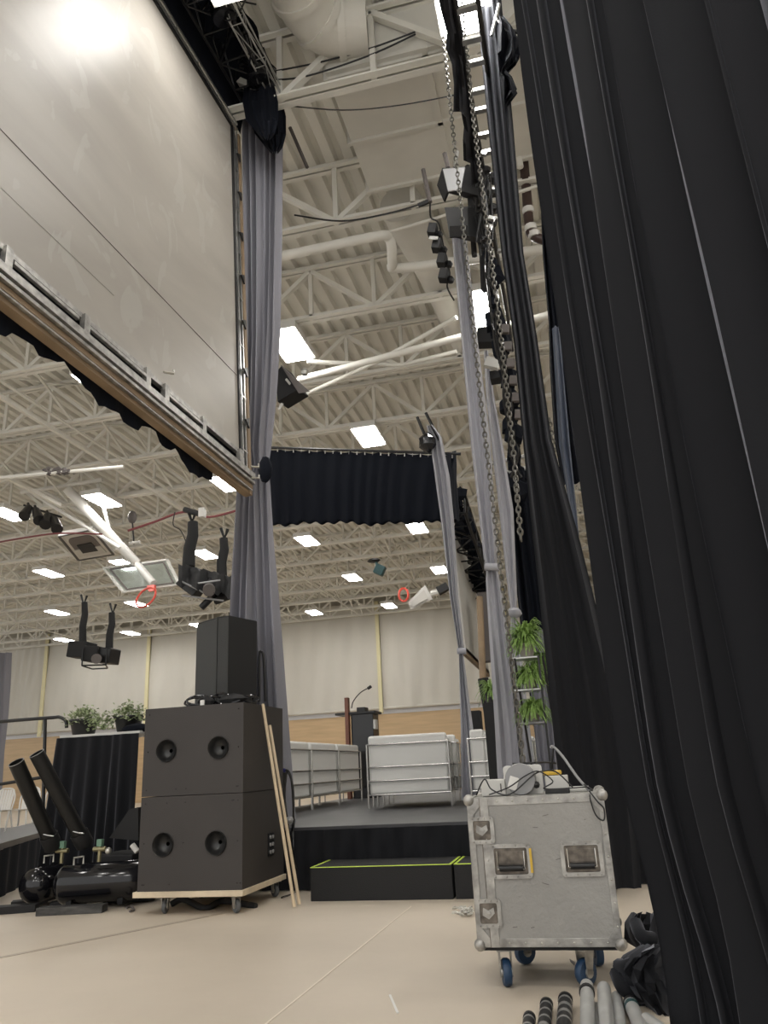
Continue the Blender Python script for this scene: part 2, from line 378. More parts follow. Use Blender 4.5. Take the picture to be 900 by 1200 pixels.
# ------------------------------------------------------------------ ceiling lights
def fixture(x, y, z, label, w=.60, l=1.25, rz=0):
    t = thing('ceiling_light', label, 'ceiling light', (x, y, z), 'high bay ceiling lights')
    MB().b2((x-w/2, y-l/2, z-.02), (x+w/2, y+l/2, z)).build('diffuser', 'lamp', t)
    m = MB().b2((x-w/2-.05, y-l/2-.05, z+.005), (x+w/2+.05, y+l/2+.05, z+.16)); m.build('housing', 'white', t)
    m = MB()
    for sx in (-1, 1): m.tube([(x+sx*w*.3, y, z+.15), (x+sx*w*.3, y, CH+.1)], .012, 5)
    m.build('hanger_rod', 'zinc', t)
    return t
LZ = 9.85
vis = {(340, 405): 'bright ceiling light right beside the tall grey drape', (432, 512): 'square ceiling light above the hanging black valance',
       (360, 634): 'ceiling light just below the black valance, left side', (489, 619): 'ceiling light just below the black valance, right side', (413, 677): 'ceiling light under the teal fixture',
       (10, 603): 'ceiling light at the left edge beside the spotlights', (120, 587): 'large ceiling light above the framed ceiling panel', (265, 567): 'long ceiling light at the lower corner of the big screen',
       (145, 661): 'ceiling light behind the top of the glass backboard', (240, 650): 'ceiling light behind the right projector strap', (57, 672): 'ceiling light left of the glass backboard, below the spotlights',
       (67, 718): 'ceiling light left of the hanging projector straps', (160, 708): 'ceiling light just under the red hoop', (153, 742): 'ceiling light low between hoop and loudspeaker',
       (75, 750): 'ceiling light left of the hanging projector box', (10, 770): 'farthest left ceiling light above the grey corner curtain', (368, 718): 'small far ceiling light right of the tall grey drape',
       (456, 710): 'small far ceiling light left of the second backboard', (233, 733): 'small far ceiling light beside the loudspeaker top', (541, -18): 'largest ceiling light at the top beside the truss',
       (566, 362): 'ceiling light glaring behind the hanging chains', (515, 668): 'ceiling light behind the slim grey drape', (118, 452): 'ceiling light showing under the big screen edge, upper', (95, 437): 'ceiling light slit below the big screen'}
for (a, b), lb in vis.items():
    if (a, b) == (95, 437): continue
    p = P(a, b, Z=LZ); fixture(p.x, p.y, LZ, lb)
p = P(432, 512, Z=LZ)
for k, (x, y) in enumerate([(3.6, 6.8), (3.6, 13.2), (7.8, 6.8), (7.8, 13.2), (-.6, .2), (3.6, .2), (-4.8, 0.2), (-9.3, 3), (-9.3, 8.0), (3.6, 20), (7.8, 0.2), (3.6, -4.5), (-.6, -4.5), (-4.8, -4.5), (7.8,-4.5)]):
    fixture(x, y, LZ, 'ceiling light beyond the picture edge')
fixture(-2.85, 5.72, LZ, 'narrow ceiling light added just above the picture to put a glow on the big screen', .48, .8)  # added fixture, placed and sized for the hot spot on the screen

# ------------------------------------------------------------------ big tilted screen at left
_yw, _ro, Hs = .0711, .0610, 5.597        # the screen hangs a little skewed
BR = V((-3.266, 7.6, 4.210))
uu = V((-math.sin(_yw), -math.cos(_yw), 0)); vv = V((-.0703, 0, 1)).normalized(); vv = (vv-uu*vv.dot(uu)).normalized()
uu, vv = uu*math.cos(_ro)+vv*math.sin(_ro), vv*math.cos(_ro)-uu*math.sin(_ro); nn = uu.cross(vv)
if nn.x < 0: nn = -nn
def S(u, v, n=0): return BR+uu*u+vv*v+nn*n
SR = Matrix((uu, vv, nn)).transposed()
Wd = 6.6
scr = thing('projection_screen', 'huge beige rear projection screen in a timber and aluminium frame, upper left', 'screen', S(Wd/2, 0, 0))
pb = .432; pr = .206
MB().box(S((Wd+pr)/2, (Hs+pb)/2+.02, -.03), (Wd-pr, Hs-pb-.02, .03), SR).build('screen_panel', 'screen', scr)
m_ = MB(); m_.bar(S(pr, 2.63, -.012), S(Wd, 1.55+2.0, -.012), .008, .006, nn)
m_ = MB(); m_.tube([S(pr, 1.47, -.013), S(Wd, 1.47, -.013)], .004, 5); m_.build('panel_seam', 'dark', scr)
m_ = MB(); m_.tube([S(pr+2.3, .95+.0, -.013), S(Wd, .95, -.013)], .003, 4); m_.build('panel_seam', 'silver', scr)
# black gasket around the panel
m_ = MB(); m_.bar(S(pr-.015, pb, -.01), S(pr-.015, Hs, -.01), .03, .04, nn); m_.bar(S(pr, Hs, -.01), S(Wd, Hs, -.01), .05, .04, nn); m_.build('gasket', 'blk', scr)
# bottom: upper rail, posts, lower rails
m_ = MB(); m_.bar(S(pr-.05, pb-.01, 0), S(Wd, pb-.01, 0), .05, .045, nn); m_.bar(S(.02, .2, .05), S(Wd, .2, .05), .07, .07, nn); m_.bar(S(.02, .27, -.0), S(Wd, .27, 0), .05, .05, nn); m_.build('bottom_rail', 'aluw', scr)
for k, u in enumerate([.28, .62+.45, 1.75, 2.05, 2.9, 3.75, 4.0, 5.0]):
    m_ = MB(); m_.bar(S(u, .2, .03), S(u, pb, .03), .07, .05, nn); m_.build('bottom_post', 'aluw', scr)
for u0_, u1_ in ((1.05, 1.75), (2.05, 2.9), (3.0, 3.7), (4.0, 5.0)):
    m_ = MB(); m_.bar(S(u0_, .34, .04), S(u1_, .34, .04), .03, .03, nn); m_.build('bottom_brace', 'aluw', scr)
MB().box(S(Wd/2, .34, -.06), (Wd-.05, .24, .02), SR).build('backing_cloth', 'navy', scr)
m_ = MB(); m_.box(S(Wd/2, .085, -.01), (Wd, .05, .10), SR); m_.box(S(Wd/2, .025, -.04), (Wd, .05, .085), SR); m_.box(S(Wd/2, .06, -.05), (Wd, .10, .05), SR); m_.build('timber_sill', 'timber', scr)
m_ = MB(); m_.box(S(Wd/2, .13, .03), (Wd, .03, .08), SR); m_.box(S(Wd/2, .052, .0), (Wd, .02, .07), SR); m_.build('steel_strip', 'aluw', scr)
# right side: twin rails, rungs, timber strip
m_ = MB(); m_.bar(S(.155, .2, .0), S(.155, Hs, .0), .03, .03, nn); m_.bar(S(.075, .2, .0), S(.075, Hs, .0), .025, .03, nn); m_.build('side_rail', 'alu', scr)
for k in range(14): MB().bar(S(.06, .5+k*.36, .01), S(.17, .5+k*.36, .01), .02, .02, nn).build('side_rung', 'alu', scr)
MB().box(S(.115, Hs/2+.1, -.04), (.09, Hs-.3, .02), SR).build('side_backing', 'navy', scr)
MB().box(S(.0, Hs/2, -.03), (.06, Hs, .09), SR).build('timber_strip', 'timber', scr)
for k in range(7): MB().prism([S(.14, .9+k*.7, .03), S(.05, .96+k*.7, .03), S(.05, .82+k*.7, .03)], nn*.02).build('gusset', 'blk', scr)
# top rails
m_ = MB(); m_.bar(S(.05, Hs+.06, .0), S(Wd, Hs+.06, 0), .035, .04, nn); m_.bar(S(.05, Hs+.16, .0), S(Wd, Hs+.16, 0), .04, .04, nn)
for k in range(12): m_.bar(S(.1+k*.5, Hs+.06, 0), S(.1+k*.5, Hs+.15, 0), .03, .02, nn)
m_.build('top_rail', 'alu', scr)
for (u, v) in ((.05, .16), (.05, .3), (1.8, .52)): MB().tube([S(u+.04, v, .07), S(u-.05, v+.02, .12), S(u-.05, v+.06, .12)], .012, 6).build('clamp', 'zinc', scr)
# serrated black cloth edge hanging behind the sill
rows = []
N = 90
for j in range(2):
    rows.append([S(.6+(Wd-.6)*i/N, .06-j*(.10+.055*((i//4) % 2)+.05*math.sin(i*.31)+.02*math.sin(i)), -.13+.01*math.sin(i*1.3)) for i in range(N+1)])
tag(MB().grid(rows).build('border_cloth', 'navy'), 'ragged black cloth edge hanging behind the big screen sill', 'cloth')

# black truss and cloth above the screen
t = thing('lighting_truss', 'black box truss with cable loops above the big screen', 'truss', S(1, Hs+.5, .3))
m_ = boxtruss(MB(), S(-.05, Hs+.62, .40), S(5, Hs+.62, .40), .46, .022, .42); m_.build('truss_frame', 'blk', t, smooth=True)
m_ = boxtruss(MB(), S(-.02, Hs+.40, .66), S(5, Hs+.40, .66), .16, .012, .6); m_.build('accent_rail', 'alu', t, smooth=True)
m_ = MB()
rnd = random.Random(3)
for k in range(16):
    u = .1+k*.2; c = S(u, Hs+.5, .45+rnd.uniform(-.2, .2)); m_.tube(bez([c+V((rnd.uniform(-.25, .25), rnd.uniform(-.4, .4), rnd.uniform(-.25, .3))) for _ in range(5)], 5), .012, 5)
m_.build('cable_loops', 'blkg', t, smooth=True)
for u in (.45, 1.4, 2.3): MB().lathe([(.13, -.08), (.16, .08), (.15, .14), (.02, .15)], S(u, Hs+.45, .52), (.3, .2, -1), 16).build('lamp_can', 'blkg', t, smooth=True)
t = thing('black_swag', 'black cloth wrapped over the truss above the big screen', 'cloth', S(1, Hs+.9, .3))
rows = []
for i in range(61):
    u = -.12+i*.085; rows.append([S(u, Hs+.17+.02*math.sin(i*.9), -.03), S(u, Hs+.7, .06+.03*math.sin(i*1.3)), S(u, Hs+.98, .35), S(u, Hs+.8, .68+.05*math.sin(i*.7))])
MB().grid(rows).build('swag_sheet', 'navy', t, smooth=True)
m_ = MB(); e = P(312, 130, Y=7.75)
rows = []
for r_, (py, l_, r2_) in enumerate([(100, 286, 322), (118, 284, 326), (140, 288, 326), (155, 300, 322), (163, 308, 316)]):
    rows.append([P(lerp(l_, r2_, k/12), py+2*math.sin(k*1.7), Y=7.72-.10*math.sin(pi*k/12)-.03*math.sin(k*2.1+r_)) for k in range(13)])
rows2 = [[p+V((0, .3, .05)) for p in r] for r in rows]
MB().grid(rows).grid(rows2).build('swag_end', 'navy', t, smooth=True)

# ------------------------------------------------------------------ tall grey drape
t = thing('tall_grey_drape', 'tall grey pleated drape hanging from roof to stage beside the big screen', 'drape', (-3.4, 8.5, .635))
mb = px_drape([(140, 284, 333, 8.3), (300, 288, 331, 8.35), (400, 290, 328, 8.4), (470, 290, 323, 8.45), (530, 288, 317, 8.5), (548, 292, 315, 8.5), (575, 281, 318, 8.5), (640, 277, 322, 8.55), (700, 272, 327, 8.6), (830, 266, 336, 8.8), (968, 262, 346, 9.0)],
              6, .14, seed=4, rs=4)
mb.build('drape_cloth', 'grey', t, smooth=True)
mb = px_drape([(140, 292, 330, 8.6), (530, 292, 315, 8.7), (548, 294, 313, 8.7), (968, 280, 344, 9.2)], 5, -.08, seed=9, rs=8); mb.build('drape_back', 'grey', t, smooth=True)
c = P(311, 550, Y=8.25)
MB().sphere(c, .09, 12, (1, .8, 1.9), .08).build('tie_knot', 'navy', t, smooth=True)
# far left corner curtain
L = [P(-30, 768, Y=40), P(-30, 860, Y=40)]; R = [P(14, 768, Y=40), P(2, 860, Y=40)]
tag(drape([P(-40, 765, Y=38), P(-40, 960, Y=38)], [P(15, 765, Y=38), P(0, 960, Y=38)], 6, .25, seed=2).build('corner_curtain', 'grey', smooth=True), 'purple grey curtain in the far left corner', 'curtain')

# ------------------------------------------------------------------ black valance on its pipe
VY = 14.
t = thing('black_valance', 'wide black pleated valance hanging across above the stage', 'valance', P(425, 600, Y=VY))
rows = []
rnd = random.Random(5)
for r in range(9):
    v = r/8; row = []
    for c in range(101):
        u = c/100; xt = lerp(312, 531, u); xb = lerp(314, 520, u)
        yt = lerp(526, 533, u)+1.6*abs(math.sin(c*.42)); yb = lerp(612, 611, u)+2.2*math.sin(u*19)*math.sin(u*7+1)+1.5*math.sin(c*.9)
        row.append(P(lerp(xt, xb, v), lerp(yt, yb, v), Y=VY+.022*math.sin(c*.85+2*math.sin(c*.11)+.6*math.sin(v*3))*(.5+v)))
    rows.append(row)
MB().grid(rows).build('valance_cloth', 'navy', t, smooth=True)
MB().grid([[p+V((0, .12, 0)) for p in r] for r in rows]).build('valance_lining', 'navy', t, smooth=True)
MB().tube([P(300, 524, Y=VY), P(540, 532, Y=VY)], .03, 8).build('hanging_pipe', 'blk', t)
m_ = MB()
for k in range(24): m_.tube([P(316+k*9.3, 524.5+k*.34, Y=VY), P(316+k*9.3, 529+k*.34, Y=VY)], .012, 5)
m_.build('tie_strings', 'white', t)
t2 = drape([P(523, 532, Y=13.6), P(527, 606, Y=13.6)], [P(534, 528, Y=13.6+1.2), P(538, 612, Y=14.8)], 3, .05, seed=3)
tag(t2.build('valance_return', 'navy', smooth=True), 'narrow black cloth return at the right end of the valance', 'cloth')

# ------------------------------------------------------------------ slim grey drapes at centre
t = thing('slim_grey_drape', 'slim grey drape beside the right end of the black valance', 'drape', P(548, 850, Y=12.5))
px_drape([(500, 500, 508), (515, 504, 518), (560, 510, 527), (612, 517, 532), (700, 527, 537), (755, 536, 543), (766, 538, 543), (780, 538, 545), (850, 540, 554), (938, 541, 563)], 3, .08, Y=12.3, seed=5, rs=4).build('drape_cloth', 'greyl', t, smooth=True)
MB().tube([P(536, 763, Y=12.25), P(546, 763, Y=12.25)], .05, 8).build('tie_band', 'greyl', t, smooth=True)
for q in ((489, 489, 497, 508), (499, 484, 515, 516)):
    MB().tube([P(q[0], q[1], Y=12.3), P(q[2], q[3], Y=12.3)], .03, 6).build('hanging_arm', 'blk', t)
MB().sphere(P(501, 519, Y=12.2), .15, 10, (1, 1, 1.3), .15).build('clamp_bag', 'blkg', t)
t = thing('slim_grey_drape', 'grey drape running full height with a chain in front of it', 'drape', P(600, 950, Y=9.4))
px_drape([(262, 528, 545), (400, 541, 560), (520, 552, 575), (655, 567, 583), (664, 570, 582), (680, 569, 586), (760, 574, 598), (850, 580, 612), (905, 583, 616), (970, 588, 622)], 3, .10, Y=9.4, seed=6, rs=4).build('drape_cloth', 'greyl', t, smooth=True)
MB().tube([P(568, 664, Y=9.3), P(585, 665, Y=9.3)], .05, 8).build('tie_band', 'greyl', t, smooth=True)
t = thing('slim_grey_drape', 'slim grey drape knotted above the hanging fern', 'drape', P(612, 950, Y=10.8))
px_drape([(412, 567, 572), (470, 570, 580), (520, 576, 589), (600, 585, 602), (700, 596, 606), (716, 599, 605), (735, 598, 607), (860, 606, 622), (940, 612, 632)], 2, .07, Y=10.8, seed=7, rs=4).build('drape_cloth', 'greyl', t, smooth=True)
MB().sphere(P(603, 718, Y=10.6), .09, 10, (1.1, 1, .8), .12).build('tie_knot', 'greyl', t, smooth=True)
tag(px_drape([(740, 616, 640), (900, 630, 655), (960, 636, 662)], 4, .07, Y=11.0, seed=8).build('grey_backdrop', 'grey', smooth=True), 'dim grey cloth hanging behind the fern ladder', 'drape')
# navy backdrop
rows = []
t = thing('navy_backdrop', 'dark navy drape hanging behind the fern ladder, pinned at scalloped top', 'drape', P(620, 735, Y=13))
MBd = drape([P(591, 558, Y=13), P(610, 735, Y=13), P(640, 960, Y=13)], [P(650, 545, Y=13), P(672, 735, Y=13), P(700, 960, Y=13)], 7, .16, seed=11)
MBd.build('drape_cloth', 'navy', t, smooth=True)
MB().tube([P(585, 556, Y=12.95), P(660, 538, Y=12.95)], .04, 8).build('hanging_pipe', 'alu', t)
MB().tube([P(575, 543, Y=13.1), P(660, 525, Y=13.1)], .04, 8).build('upper_pipe', 'alu', t)

# ------------------------------------------------------------------ ladder truss, black border, hoist
t = thing('ladder_truss', 'horizontal ladder truss running away overhead at top centre', 'truss', (-.2, 7, 8.8))
zT = 8.8; XL, XR = P(539, 42, Z=zT).x, P(566, 45, Z=zT).x
m_ = MB()
for X in (XL, XR): m_.tube([(X, 3.5, zT), (X, 13.5, zT)], .028, 8)
m_.build('bottom_rail', 'blk', t)
m_ = MB()
for X in (XL, XR): m_.tube([(X, 3.5, zT+.3), (X, 13.5, zT+.3)], .028, 8)
m_.build('top_rail', 'blk', t)
ys = [P(555, y, Z=zT).y for y in (8, 46, 74, 108, 131, 161, 182, 210, 228, 262, 300, 335)]
for k, y in enumerate(ys):
    m_ = MB(); m_.bar((XL, y, zT), (XR, y, zT), .07, .045); m_.build('rung', 'alu', t)
m_ = MB()
for a, b in zip(ys[:-1], ys[1:]):
    for X in (XL, XR): m_.tube([(X, a, zT), (X, b, zT+.3)], .014, 5)
m_.build('bracing', 'blk', t)
# wavy black border on its left
ys_ = [(-10, 512, 536), (20, 517, 538), (42, 524, 541), (62, 523, 544), (72, 529, 546), (100, 532, 550), (130, 531, 554), (138, 541, 555), (152, 544, 557), (170, 543, 560), (186, 543, 563), (192, 551, 564), (230, 553, 570), (260, 556, 574), (300, 562, 578), (345, 564, 582)]
L = [P(a, y, Z=8.62) for y, a, b in ys_]; R = [P(b, y, Z=8.84) for y, a, b in ys_]
rows = []
for i, (a, b) in enumerate(zip(L, R)): rows.append([a.lerp(b, k/6)+V((0, 0, .05*math.sin(k*1.7+i)+(.06 if i % 2 else 0)*(k < 3))) for k in range(7)])
tag(MB().grid(rows).build('black_border', 'black', smooth=True), 'ragged black cloth border along the left rail of the ladder truss', 'cloth')

# black masking leg (further one)
t = thing('black_masking_leg', 'narrow black drape hanging from roof to floor left of the big drape', 'drape', (.1, 7.9, 0))
px_drape([(-20, 556, 586, 7.0), (150, 572, 602, 7.1), (300, 588, 614, 7.2), (400, 602, 630, 7.3), (520, 613, 647, 7.4), (627, 624, 677, 7.5), (690, 631, 693, 7.6), (795, 642, 719, 7.7), (874, 650, 735, 7.8), (935, 658, 744, 7.9), (1042, 672, 752, 8.0)],
         4, .07, seed=16, rs=4, per=12).build('drape_cloth', 'black', t, smooth=True)

# crumpled cloth at the top of the leg
m_ = MB()
cr_ = [(20, 583, 590), (30, 582, 600), (45, 583, 609), (62, 583, 608), (72, 584, 604), (84, 585, 592), (92, 586, 600), (104, 588, 606), (118, 590, 594)]
rows = []
for i, (y, a, b) in enumerate(cr_): rows.append([P(lerp(a, b, k/6), y+3*math.sin(k*2+i), Y=6.9+.12*math.sin(k*1.9+i*1.3)) for k in range(7)])
tag(m_.grid(rows).grid([[p+V((0, .06, 0)) for p in r] for r in rows]).build('bunched_cloth', 'navy', smooth=False), 'bunched dark cloth poking out at the top of the narrow drape', 'cloth')
t = thing('clamp_arm', 'small steel clamp arm above the bunched cloth', 'clamp', P(585, 30, Y=7))
MB().tube([P(576, 42, Y=6.95), P(585, 5, Y=6.95)], .02, 6).build('rod', 'alu', t); MB().tube([P(582, 22, Y=6.95), P(594, 36, Y=6.95), P(611, 38, Y=6.95)], .025, 6).build('arm', 'blk', t)

# dark gap behind the big drape: further rag and blue sliver
tag(px_drape([(250, 634, 640, 9.), (300, 636, 648, 9.), (380, 643, 656, 9.), (430, 644, 664, 9.), (520, 650, 676, 9.), (570, 660, 684, 9.0)], 3, .1, seed=14).build('rag_cloth', 'navy'), 'crumpled black cloth bundle peeking out left of the big drape', 'cloth')
tag(px_drape([(385, 647, 656, 8.7), (520, 655, 668, 8.7), (600, 668, 676, 8.7), (690, 682, 684, 8.7)], 2, .05, seed=15).build('blue_cloth_sliver', 'blue', smooth=True), 'sliver of blue grey cloth between the black drapes', 'cloth')

# ------------------------------------------------------------------ the big black drape at right
def plan(t):  # from far left edge towards the camera at right
    pts = [V((.22, 4.35, 0)), V((.52, 3.65, 0)), V((.82, 2.9, 0)), V((1.12, 2.25, 0)), V((1.5, 1.6, 0)), V((1.9, .9, 0))]
    s = t*(len(pts)-1); i = min(int(s), len(pts)-2); return pts[i].lerp(pts[i+1], s-i)
t = thing('big_black_drape', 'huge black velour drape with deep folds filling the right side', 'drape', (1, 3, 0))
rows = []
# fold ridges at y=450 in the photograph
def big(side):
    rows = []; nf = 13; rnd = random.Random(21)
    w = [1.0, .8, .5, 1.5, .5, 1.2, 1.5, 1., 1.7, 1.2, 1.6, 1.3, 1.5]; tot = sum(w); acc = [0]
    for x in w: acc.append(acc[-1]+x/tot)
    am = [rnd.uniform(.75, 1.2) for _ in w]; lean = [rnd.uniform(-1, 1) for _ in w]
    for r in range(41):
        v = r/40; z = lerp(8.6, 0.0, v); row = []
        for f in range(nf):
            for k in range(14 if f < nf-1 else 15):
                tt = k/14; s = acc[f]+(acc[f+1]-acc[f])*tt
                s2 = min(.999, max(0, s+lean[f]*.012*(v-.5)*2*math.sin(pi*tt)))
                c = plan(s2); d = (plan(min(1, s2+.02))-plan(max(0, s2-.02))).normalized(); nrm = V((d.y, -d.x, 0)); nrm = -nrm if nrm.x > 0 else nrm
                wave = math.sin(pi*tt)**.7*am[f]
                amp = .14*(1+.15*math.sin(v*4+f))
                c = c+nrm*(amp*wave-.03)+nrm*.008*math.sin(v*14+f*3+tt*5)
                c = c+d*(.05*math.sin(2*pi*tt)*am[f])
                if side: c = c-nrm*.03
                if v > .93: c = c+nrm*(v-.93)*.6*math.sin(f*2.1+1)
                c.z = z; q_ = min(1, max(0, (v-.86)/.12)); c.x += .085*q_*q_*(3-2*q_); row.append(c)
        rows.append(row)
    return rows
MB().grid(big(0)).build('drape_cloth', 'black', t, smooth=True)
# cloth pooled on the floor at its foot
def lump(pts, Y0, seed, h=1.):
    rnd = random.Random(seed); rows = []
    for (py, a, b) in pts:
        row = []
        for k in range(15):
            q = k/14; p = P(lerp(a, b, q), py, Y=Y0-.25*math.sin(pi*q)); p.y += .05*math.sin(k*1.9+py*.21); p.x += .012*math.sin(k*2.7+py*.13); row.append(p)
        rows.append(row)
    return MB().grid(rows)
t = thing('pooled_drape_foot', 'crumpled black drape foot pooled on the floor beside the road case', 'cloth', (.3, 4.9, 0))
lump([(1070, 738, 775), (1082, 731, 775), (1100, 733, 778), (1112, 745, 780), (1118, 752, 780)], 5.6, 1).build('fold', 'black', t, smooth=True)
lump([(1108, 752, 785), (1120, 728, 785), (1135, 718, 790), (1150, 722, 795), (1164, 732, 800), (1180, 748, 800), (1200, 765, 805)], 4.75, 2).build('fold', 'black', t, smooth=True)
m_ = MB()
for (a, b, c, dd) in ((725, 1132, 760, 1118), (730, 1150, 768, 1135), (742, 1168, 776, 1150), (722, 1140, 744, 1165), (745, 1082, 765, 1100)):
    m_.tube(bez([P(a, b, Y=4.72), P((a+c)/2-3, (b+dd)/2+6, Y=4.62), P(c, dd, Y=4.66)], 6), .035, 8)
m_.build('fold_roll', 'black', t, smooth=True)

# ------------------------------------------------------------------ chains
def chain(label, pts, **k):
    t = thing('hoist_chain', label, 'chain', pts[-1], 'steel hoist chains')
    m_ = MB()
    for a, b in zip(pts[:-1], pts[1:]):
        c = chainmb(a, b, **k); m_.add(c.v, c.f)
    m_.build('chain_links', 'chain', t)
    return t
Yc = 7.0
c = chain('long steel hoist chain hanging in front of the grey drape down to the road case', [P(519, 40, Y=Yc), P(541, 250, Y=Yc), P(563, 465, Y=Yc), P(600, 780, Y=Yc), P(613, 893, Y=Yc)], pitch=.055, r=.0075, w=.020)
chain('second steel hoist chain ending in a loose loop above the ferns', [P(541, 0, Y=6.8), P(556, 150, Y=6.8), P(583, 360, Y=6.8), P(603, 540, Y=6.8), P(610, 632, Y=6.8)], pitch=.05, r=.008, w=.02)
chain('second strand of the looped chain above the ferns', [P(604, 560, Y=6.85), P(608, 600, Y=6.85), P(611, 634, Y=6.85)], pitch=.05, r=.008, w=.02)
chain('short pale chain in the gap beside the big drape', [P(644, 490, Y=8.5), P(650, 535, Y=8.5), P(655, 578, Y=8.5)], pitch=.05, r=.009, w=.02)
t = thing('wire_rope', 'thin steel wire running beside the narrow black drape', 'wire', P(640, 520, Y=7.6))
MB().tube([P(592, 120, Y=7.5), P(612, 330, Y=7.5), P(626, 440, Y=7.5)], .008, 5).build('wire', 'blk', t)

# ------------------------------------------------------------------ hanging speakers and lamps at centre
def hood(label, q, Y):
    """black flown cabinet; q = four pixel corners of the face seen, plus depth"""
    t = thing('flown_speaker', label, 'speaker', P(q[0][0], q[0][1], Y=Y)); pts = [P(x, y, Y=Y) for x, y in q]
    m_ = MB(); dv = V((.30, .25, .02)); n = len(pts); m_.prism(pts, dv); m_.build('cabinet', 'blkm', t)
    return t, pts
t, p_ = hood('upper of two black boxes hung beside the chain, grey face lit', [(518, 197), (546, 195), (541, 224), (524, 226)], 8.5)
MB().prism([P(519, 198, Y=8.47), P(545, 196, Y=8.47), P(540, 222, Y=8.47), P(525, 224, Y=8.47)], (0, .02, 0)).build('front_face', 'gplast', t)
MB().prism([P(518, 197, Y=8.5), P(524, 226, Y=8.5), P(520, 236, Y=8.6), P(512, 217, Y=8.6)], (.02, .02, 0)).build('side_flap', 'blkm', t)
t, p_ = hood('lower of two black boxes hung beside the chain', [(521, 243), (548, 242), (549, 276), (527, 277)], 8.4)
MB().prism([P(527, 265, Y=8.38), P(547, 264, Y=8.38), P(549, 277, Y=8.38), P(527, 278, Y=8.38)], (0, .02, 0)).build('front_lip', 'blkg', t)
t = thing('speaker_bracket', 'steel bracket and clamps holding the two hung boxes', 'bracket', P(540, 190, Y=8.6))
MB().tube([P(536, 178, Y=8.55), P(533, 196, Y=8.55)], .03, 6).build('clamp', 'alu', t); MB().tube([P(521, 180, Y=8.6), P(525, 197, Y=8.6)], .035, 6).build('post', 'dark', t)
MB().tube([P(548, 195, Y=8.7), P(556, 300, Y=8.7)], .04, 6).build('yoke', 'blk', t); m_ = MB()
for a, b in ((556, 180), (560, 232), (552, 260), (560, 268)): MB().sphere(P(a, b, Y=8.75), .1, 8, (1, 1, 1), .2).build('clamp', 'blk', t)
# four cell striplight
t = thing('strip_light', 'vertical black four-cell stage light hanging left of the grey drape', 'stage light', P(512, 300, Y=8.8))
cells = [(507, 270), (512, 288), (518, 305), (520, 323)]
for k, (a, b) in enumerate(cells):
    c = P(a, b, Y=8.8); R_ = Matrix.Rotation(.28, 3, 'Y')
    MB().box(c, (.115, .14, .16), R_).build('lamp_cell', 'blkm', t, bev=.01)
    MB().sphere(P(a+8, b+5, Y=8.85), .055, 8).build('knob', 'blk', t)
MB().box(P(508, 279, Y=8.7), (.12, .02, .05), Matrix.Rotation(.28, 3, 'Y')).build('steel_plate', 'alu', t)
MB().tube(bez([P(504, 238, Y=8.8), P(505, 255, Y=8.8), P(514, 262, Y=8.8), P(520, 290, Y=8.9), P(527, 320, Y=8.9), P(524, 336, Y=8.9), P(532, 352, Y=8.9)], 5), .012, 5).build('cable', 'blk', t)
t = thing('hanging_rod', 'short dark stick tied to the cable left of the hung boxes', 'rod', P(500, 215, Y=9))
MB().tube([P(496, 199, Y=9), P(504, 237, Y=9)], .035, 6).build('rod', 'dark', t); MB().tube([P(490, 241, Y=9), P(502, 236, Y=9)], .035, 6).build('plug', 'blk', t)
tag(MB().tube([P(340, 150, Y=8.8), P(360, 196, Y=8.8)], .03, 6).build('hanging_stick', 'dark'), 'dark round stick dangling right of the tall grey drape top', 'rod')
# wash light cluster behind chains
t = thing('moving_light', 'black stage lamp hanging in front of the glaring ceiling light', 'stage light', P(572, 400, Y=9.8))
MB().box(P(571, 396, Y=9.8), (.28, .2, .25), Matrix.Rotation(.15, 3, 'Y')).build('lamp_body', 'blkm', t, bev=.015)
MB().box(P(577, 426, Y=9.7), (.20, .1, .14), Matrix.Rotation(.4, 3, 'Y')).build('white_shade', 'offw', t)
MB().box(P(583, 442, Y=9.9), (.2, .2, .12)).build('lower_box', 'blkm', t)
m_ = MB(); rnd = random.Random(8)
t = thing('cable_bundle', 'knotted black cables and cloth running down the left edge of the narrow drape', 'cable bundle', P(598, 500, Y=7.9))
for k in range(26):
    yy = 300+k*11; xx = 574+(yy-300)*.128+rnd.uniform(-4, 4)
    m_.sphere(P(xx, yy, Y=8.0+rnd.uniform(-.1, .1)), rnd.uniform(.06, .12), 7, (1, 1, 1.3), .3)
m_.build('bundled_cloth', 'navy', t)
m_ = MB()
for s in range(4):
    m_.tube(bez([P(572+(yy-290)*.125+rnd.uniform(-7, 6), yy, Y=7.85) for yy in range(290, 590, 30)], 4), .016, 5)
m_.build('cables', 'blkg', t)
for k in range(6): MB().box(P(592+k*3.2, 386+k*20, Y=7.85), (.09, .06, .11), Matrix.Rotation(.15, 3, 'Y')).build('connector_block', 'dark', t, bev=.01)
# truss bits near (560,180..260)
t = thing('cable_clutter', 'tangle of clamps and black cables under the ladder truss', 'cable bundle', P(565, 240, Y=8.3))
m_ = MB()
for k in range(9):
    a = [P(rnd.uniform(556, 578), rnd.uniform(180, 300), Y=8.3+rnd.uniform(-.1, .2)) for _ in range(4)]
    m_.tube(bez(a, 5), .016, 5)
for k in range(12): m_.sphere(P(rnd.uniform(560, 580), 200+k*9, Y=8.4), rnd.uniform(.03, .08), 7, (1, 1, 1), .3)
m_.build('cables', 'blk', t)
for q in ((573, 266), (576, 256), (567, 180), (568, 160)): MB().box(P(q[0], q[1], Y=8.2), (.08, .05, .05), Matrix.Rotation(.5, 3, 'Y')).build('clamp', 'alu', t)
